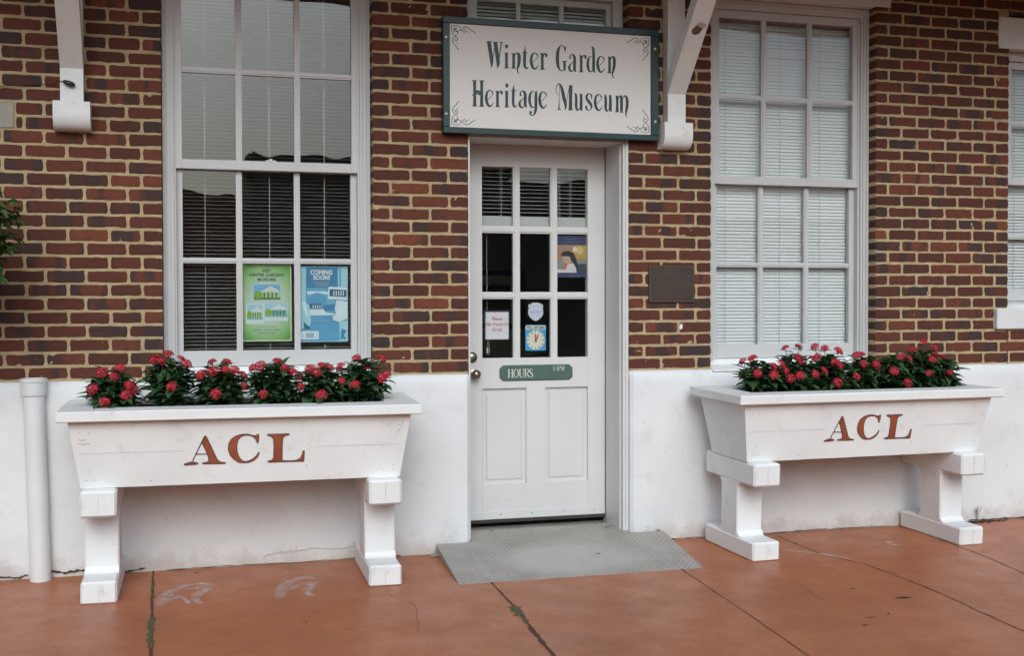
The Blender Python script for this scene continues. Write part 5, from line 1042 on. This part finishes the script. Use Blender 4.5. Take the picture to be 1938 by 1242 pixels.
PL = [  # x, y, height, radius, heads (x, y, z relative)
 (-2.452, -.355, .185, .115, [(-.085, -.07, .115), (-.045, -.05, .185), (.035, -.02, .205), (.01, -.09, .165), (.075, -.06, .13), (.10, -.05, .105), (.065, -.10, .085), (-.03, -.12, .055)], 'leftmost pentas in the left planter with eight red heads'),
 (-2.180, -.36, .235, .125, [(-.06, .0, .245), (.0, .01, .27), (.06, .02, .245), (.085, -.02, .22), (.015, -.115, .125), (-.03, -.03, .235)], 'second pentas from the left in the left planter, the tallest there'),
 (-1.925, -.36, .205, .125, [(-.03, .03, .225), (.04, .02, .225), (-.03, -.06, .185), (.03, -.05, .19), (.07, -.05, .185), (-.09, -.06, .165), (-.02, -.12, .085), (.115, -.04, .115), (.11, -.02, .155)], 'third pentas from the left in the left planter with a wide cluster of heads'),
 (-1.645, -.355, .215, .125, [(-.10, -.02, .195), (-.065, -.04, .205), (.02, .02, .225), (.05, -.06, .195), (.085, -.05, .175), (.12, -.03, .15), (.125, -.06, .105), (-.06, -.11, .075)], 'pointed pentas fourth from the left in the left planter'),
 (-1.400, -.36, .185, .10, [(-.05, -.02, .185), (.01, .01, .20), (.05, .0, .185), (.10, -.05, .13), (-.01, -.12, .065), (-.02, -.05, .165)], 'small pentas with few heads second from the right in the left planter'),
 (-1.180, -.355, .225, .13, [(-.02, .0, .235), (.11, .02, .225), (-.10, .0, .19), (.09, -.08, .145), (.12, -.06, .15), (-.05, -.11, .115), (.03, .0, .19)], 'rightmost pentas in the left planter'),
]
for i, (x, y, h, rd, hd_, lb) in enumerate(PL): pentas(x, y, zs(y), h, rd, 30+i, 11, lb, 'pentas growing in the left planter', hd_)
PR = [
 (1.215, -.37, .17, .125, [(-.10, .02, .185), (-.04, .02, .20), (-.07, -.07, .13), (.04, -.05, .155), (.08, -.06, .17), (.10, -.07, .145), (.01, -.10, .12)], 'leftmost pentas in the right planter'),
 (1.44, -.37, .195, .12, [(-.04, .03, .26), (.05, .04, .265), (-.005, -.03, .205), (.02, -.03, .18), (.09, -.02, .195), (.06, -.09, .12), (-.04, -.10, .115), (-.10, -.10, .10), (.13, -.07, .135)], 'second pentas from the left in the right planter with two thin spidery heads on top'),
 (1.675, -.365, .205, .12, [(-.09, .0, .265), (-.03, .0, .255), (.04, -.02, .24), (-.10, -.03, .205), (-.02, -.07, .175), (.01, -.07, .155), (-.03, -.11, .07), (.10, -.09, .10)], 'middle pentas in the right planter with three heads along its top'),
 (1.905, -.37, .19, .11, [(-.05, -.01, .21), (.0, .02, .215), (.02, -.08, .155), (-.06, -.08, .165), (.07, .0, .17)], 'loose pentas right of the middle in the right planter'),
 (2.105, -.37, .19, .11, [(-.06, -.09, .13), (.02, -.10, .055), (.05, .0, .19), (.09, -.03, .185)], 'fifth pentas from the left in the right planter, its lowest head near the rim'),
 (2.31, -.365, .235, .125, [(.02, .0, .285), (.075, -.02, .25), (-.04, .01, .235), (.03, -.06, .18), (-.02, -.09, .11), (-.10, .02, .20)], 'tallest pentas with one head above all others in the right planter'),
 (2.475, -.37, .17, .11, [(-.04, .02, .20), (.03, .03, .185), (-.01, -.06, .11)], 'dark leafy pentas at the right end of the right planter'),
]
for i, (x, y, h, rd, hd_, lb) in enumerate(PR): pentas(x, y, zs(y), h, rd, 60+i, 13, lb, 'pentas growing in the right planter', hd_)

# ================================================================ pipe stub, wire, tree, weed
t = empty('drain_pipe', (-2.8356, -.076, 0)); tag(t, 'short white plastic pipe with a collar standing against the base on the left', 'pipe')
q = MB(); dx = -.0255; rp = .0535
q.tube([(0, 0, -.004), (dx, .0, .985)], rp, 28, cap=False); q.tube([(0, 0, .0), (.0, 0, .0005)], rp, 28)
q.build('pipe', PVC, t, smooth=True, auto=40)
q = MB(); q.lathe([(rp+.001, .972), (rp+.008, .976), (rp+.010, .985), (rp+.010, 1.045), (rp+.014, 1.047), (rp+.0145, 1.064), (rp+.008, 1.066), (rp+.002, 1.060), (rp-.002, 1.03), (.02, .99)], (dx, 0, 0), n=28)
q.build('collar', PVC, t, smooth=True, auto=40)
t = empty('cable', (-2.70, -.09, 2.62)); tag(t, 'thin dark wire running over the brick to a black plug on the left bracket', 'cable')
q = MB(); q.tube([(-.9, .078, -.03), (-.6, .080, -.026), (-.3, .079, -.018), (-.12, .077, .0), (-.045, .075, .006), (-.035, .02, .008), (-.025, .0, .008), (.005, -.004, .008)], .0018, 6); q.build('wire', BLACKP, t)
q = MB(); q.tube([(-.002, -.004, .008), (.006, -.010, .006), (.020, -.014, .0), (.040, -.014, -.006), (.052, -.010, -.010), (.058, -.006, -.012)], [.003, .009, .0135, .014, .011, .004], 10); q.build('plug', BLACKP, t, smooth=True)

t = empty('small_tree', (-3.36, -.55, gz(-.55))); tag(t, 'leafy green branch tips reaching in at the left edge', 'tree')
rr = random.Random(11); q = MB(); fo = MB()
q.tube([(0, 0, 0), (.02, .01, .5), (-.01, .0, 1.0), (.0, 0, 1.5), (.02, 0, 2.1)], [.03, .027, .022, .016, .008], 8)
def sprig(p0, d, ln, lv=1.0):
    pts = [Vector(p0)]; d = Vector(d).normalized()
    for k in range(7): d = (d+Vector((rr.uniform(-.2, .2), rr.uniform(-.2, .2), rr.uniform(-.22, .12)))).normalized(); pts.append(pts[-1]+d*ln/7)
    q.tube([tuple(p_) for p_ in pts], [.004-.0004*i for i in range(8)], 5, 0, False)
    for i in range(1, 8):
        for s_ in range(5):
            th = rr.random()*6.28; dv = (d*.6+Vector((math.cos(th), math.sin(th), rr.uniform(-.7, .4)))).normalized(); l_ = rr.uniform(.040, .066)*lv
            leaf(fo, pts[i]+Vector((rr.uniform(-.01, .01),)*3), dv, Vector((rr.uniform(-.3, .3), rr.uniform(-.3, .3), 1)), l_, l_*rr.uniform(.42, .52), rr.uniform(.1, .5), rr.random())
for k in range(60):
    z = rr.uniform(1.50, 2.12); a_ = rr.uniform(-2.6, 2.6)
    sprig((rr.uniform(-.02, .04), rr.uniform(-.03, .03), z), (math.cos(a_), math.sin(a_), rr.uniform(.0, .5)), rr.uniform(.22, .34))
for (dz, ex, up) in ((2.12, .36, .35), (2.06, .38, .2), (2.0, .42, .15), (1.95, .46, .10), (1.90, .50, .08), (1.93, .56, .0), (1.88, .48, -.05), (1.82, .42, .0), (1.78, .45, -.05), (1.74, .46, -.1), (1.66, .43, .1), (1.68, .42, .15)):
    for _ in range(7): sprig((.02, rr.uniform(-.05, .05), dz), (1, rr.uniform(-.15, .1), up), ex*rr.uniform(.78, .90))
q.build('trunk', BARK, t); fo.build('crown', FICUS, t, colour=True)

t = empty('weed', (2.985, -.045, 0)); tag(t, 'tiny wiry weed growing at the foot of the base right of the right planter', 'plant')
q = MB(); fo = MB()
for k in range(5):
    a_ = rr.uniform(-.5, .5); pts = [(0, 0, 0), (a_*.02, -.004, .04), (a_*.06, -.01, .075+rr.uniform(0, .03))]; q.tube(pts, .0011, 4)
    for z in (.35, .6, .85, 1.0): leaf(fo, Vector(pts[1]).lerp(Vector(pts[2]), z), Vector((rr.uniform(-1, 1), rr.uniform(-1, .3), .3)), Vector((0, 0, 1)), .013, .006, .2, rr.random())
q.build('stem', STEM, t); fo.build('foliage', LEAF, t, colour=True)
q = MB(); rr = random.Random(4)
for i in range(260):
    x = 2.98+rr.gauss(0, .09); y = -.065-abs(rr.gauss(0, .02)); s_ = rr.uniform(.003, .008)
    if abs(x-2.98) < .22: q.add([(x-s_, y, gz(y)+.001), (x, y-s_, gz(y)+.001), (x+s_, y, gz(y)+.001), (x, y+s_, gz(y)+.002), (x, y, gz(y)+s_)], [(0, 1, 4), (1, 2, 4), (2, 3, 4), (3, 0, 4)])
tag(q.build('dirt', SOIL), kind='stuff')
# fallen leaf bits
def bit(x, y, z, ln, th, mat, lab):
    q = MB(); fo_ = leaf(q, Vector((0, 0, .003)), Vector((math.cos(th), math.sin(th), .05)), Vector((0, 0, 1)), ln, ln*.4, .1, .5); o = q.build('fallen_leaf', mat, colour=True); o.location = (x, y, z); tag(o, lab, 'leaf')
bit(.395, .09, rz(.09)+.001, .05, .15, leafmat('yellow_leaf', (.20, .22, .05), (.28, .27, .08)), 'small yellow green leaf lying at the back of the ramp')
bit(-.30, .14, rz(.14)+.002, .03, 2.6, BARK, 'small brown leaf scrap on the back left of the ramp')
bit(.18, -.42, rz(-.42)+.002, .03, 2.4, BARK, 'small brown leaf scrap on the right half of the ramp')
bit(.70, -.06, .055, .05, 1.9, flat('dead_leaf', (.22, .08, .04)), 'curled red brown dead leaf at the back right corner of the ramp')
# scraps of paint and mortar on the wall
q = MB(); q.fpoly([(0, 0), (.012, .004), (.016, .022), (.013, .036), (.002, .034), (-.006, .020), (-.005, .006)], 0); o = q.build('paint_splash', PAPER); o.location = (.858, -.0035, 1.292); tag(o, 'white paint splash on a dark brick below the bronze plaque', 'paint mark')

# ================================================================ across the street (seen in the panes)
def shop(x0, x1, y0, h, wallm, name, label, awn=None):
    t = empty(name, ((x0+x1)/2, y0, -.45)); tag(t, label, 'building', 'buildings across the street'); w_ = (x1-x0)/2
    q = MB(); q.box(-w_, w_, -8, 0, 0, h); q.box(-w_-.1, w_+.1, -8.1, .12, h-.4, h-.1); q.build('wall', wallm, t)
    q = MB(); q.box(-w_+.2, w_-.2, -7.8, -.2, h-.1, h+.1); q.build('roof', vary('tar_roof', (.05, .05, .05), (.03, .03, .03), 1, .9), t)
    n = int(2*w_/3.2)
    for i in range(n):
        xc = -w_+(i+.5)*2*w_/n; q = MB(); q.box(xc-1.1, xc+1.1, .01, .06, .5, 2.6); q.build('shop_window', vary('dark_pane', (.02, .022, .025), (.03, .03, .03), 1, .15), t)
    if awn:
        q = MB(); q.prism([(0, 3.2), (1.6, 2.6), (1.6, 2.45), (0, 3.0)], -w_+.3, w_-.3); q.build('awning', awn, t)
    return t
DKB = vary('far_brick', (.12, .09, .055), (.08, .06, .04), .6, .9); TAN = vary('far_render', (.13, .11, .09), (.10, .085, .07), .6, .9); RDW = vary('far_red', (.55, .07, .04), (.45, .06, .035), .6, .8)
shop(-30, -12, -34, 5.6, TAN, 'shop_building', 'low tan shop building across the street, far left'); shop(-11.6, .1, -34, 5.7, RDW, 'shop_building', 'low red shop building across the street')
AW = vary('awning_cloth', (.06, .08, .06), (.04, .06, .05), 2, .8)
shop(.4, 9.6, -34, 7.0, DKB, 'shop_building', 'tall dark brick shop building with an awning across the street', AW); shop(9.9, 17, -34.5, 6.5, TAN, 'shop_building', 'tan shop building between two brick ones across the street'); shop(17.3, 33, -35, 5.2, DKB, 'shop_building', 'dark brick shop building across the street, right'); shop(34, 56, -36, 5.8, TAN, 'shop_building', 'long tan building across the street, far right')
FARL = leafmat('far_leaf', (.02, .045, .015), (.04, .07, .02))
def tree(x, y, h, cr, seed, lab):
    rr = random.Random(seed); t = empty('street_tree', (x, y, -.45)); tag(t, lab, 'tree', 'trees across the street')
    q = MB(); q.tube([(0, 0, 0), (.1, 0, h*.3), (0, .1, h*.6), (0, 0, h*.85)], [.22, .18, .12, .04], 8)
    fo = MB()
    for k in range(9):
        a_ = rr.random()*6.28; p1 = Vector((math.cos(a_)*cr*.6, math.sin(a_)*cr*.6, h*rr.uniform(.55, .9))); q.tube([(0, 0, h*rr.uniform(.3, .6)), tuple(p1)], [.08, .02], 6)
    for k in range(3600):
        d = Vector((rr.gauss(0, 1), rr.gauss(0, 1), rr.gauss(0, 1))).normalized()*rr.random()**.4; c = Vector((d.x*cr, d.y*cr, h*.72+d.z*h*.30))
        if noise.noise(c*.9+Vector((seed, 0, 0))) < -.12: continue
        leaf(fo, c, Vector((rr.uniform(-1, 1), rr.uniform(-1, 1), rr.uniform(-.6, .6))), Vector((rr.uniform(-1, 1), rr.uniform(-1, 1), 1)), rr.uniform(.16, .30), .12, .2, rr.random())
    q.build('trunk', BARK, t); fo.build('crown', FARL, t, colour=True)
tree(23.6, -30, 8.6, 1.9, 2, 'tall round tree across the street on the right')
tree(-9.5, -29, 6.3, 2.0, 3, 'round tree across the street on the left')

t = empty('framed_picture', (.75, 4.17, 1.5)); tag(t, 'framed picture hanging on the dark back wall behind the door glass', 'picture')
q = MB(); q.rbox(-.35, .35, -.02, .02, -.28, .28, .006); q.build('frame', flat('frame_wood', (.10, .07, .05)), t)
q = MB(); q.frect(-.30, .30, -.23, .23, -.0215, 0); q.frect(-.2, .2, -.14, .14, -.023, 1); q.build('print', [flat('mat_board', (.6, .58, .5)), flat('old_photo', (.15, .13, .11))], t)
t = empty('display_table', (1.1, 2.6, 0)); tag(t, 'dim table standing in the room behind the door', 'table')
q = MB(); q.rbox(-.6, .6, -.3, .3, .72, .76, .004); q.build('table_top', flat('table_wood', (.16, .10, .06)), t)
for sx in (-.54, .54):
    for sy in (-.25, .25): q = MB(); q.rbox(sx-.03, sx+.03, sy-.03, sy+.03, 0, .72, .003); q.build('leg', MT['table_wood'], t)
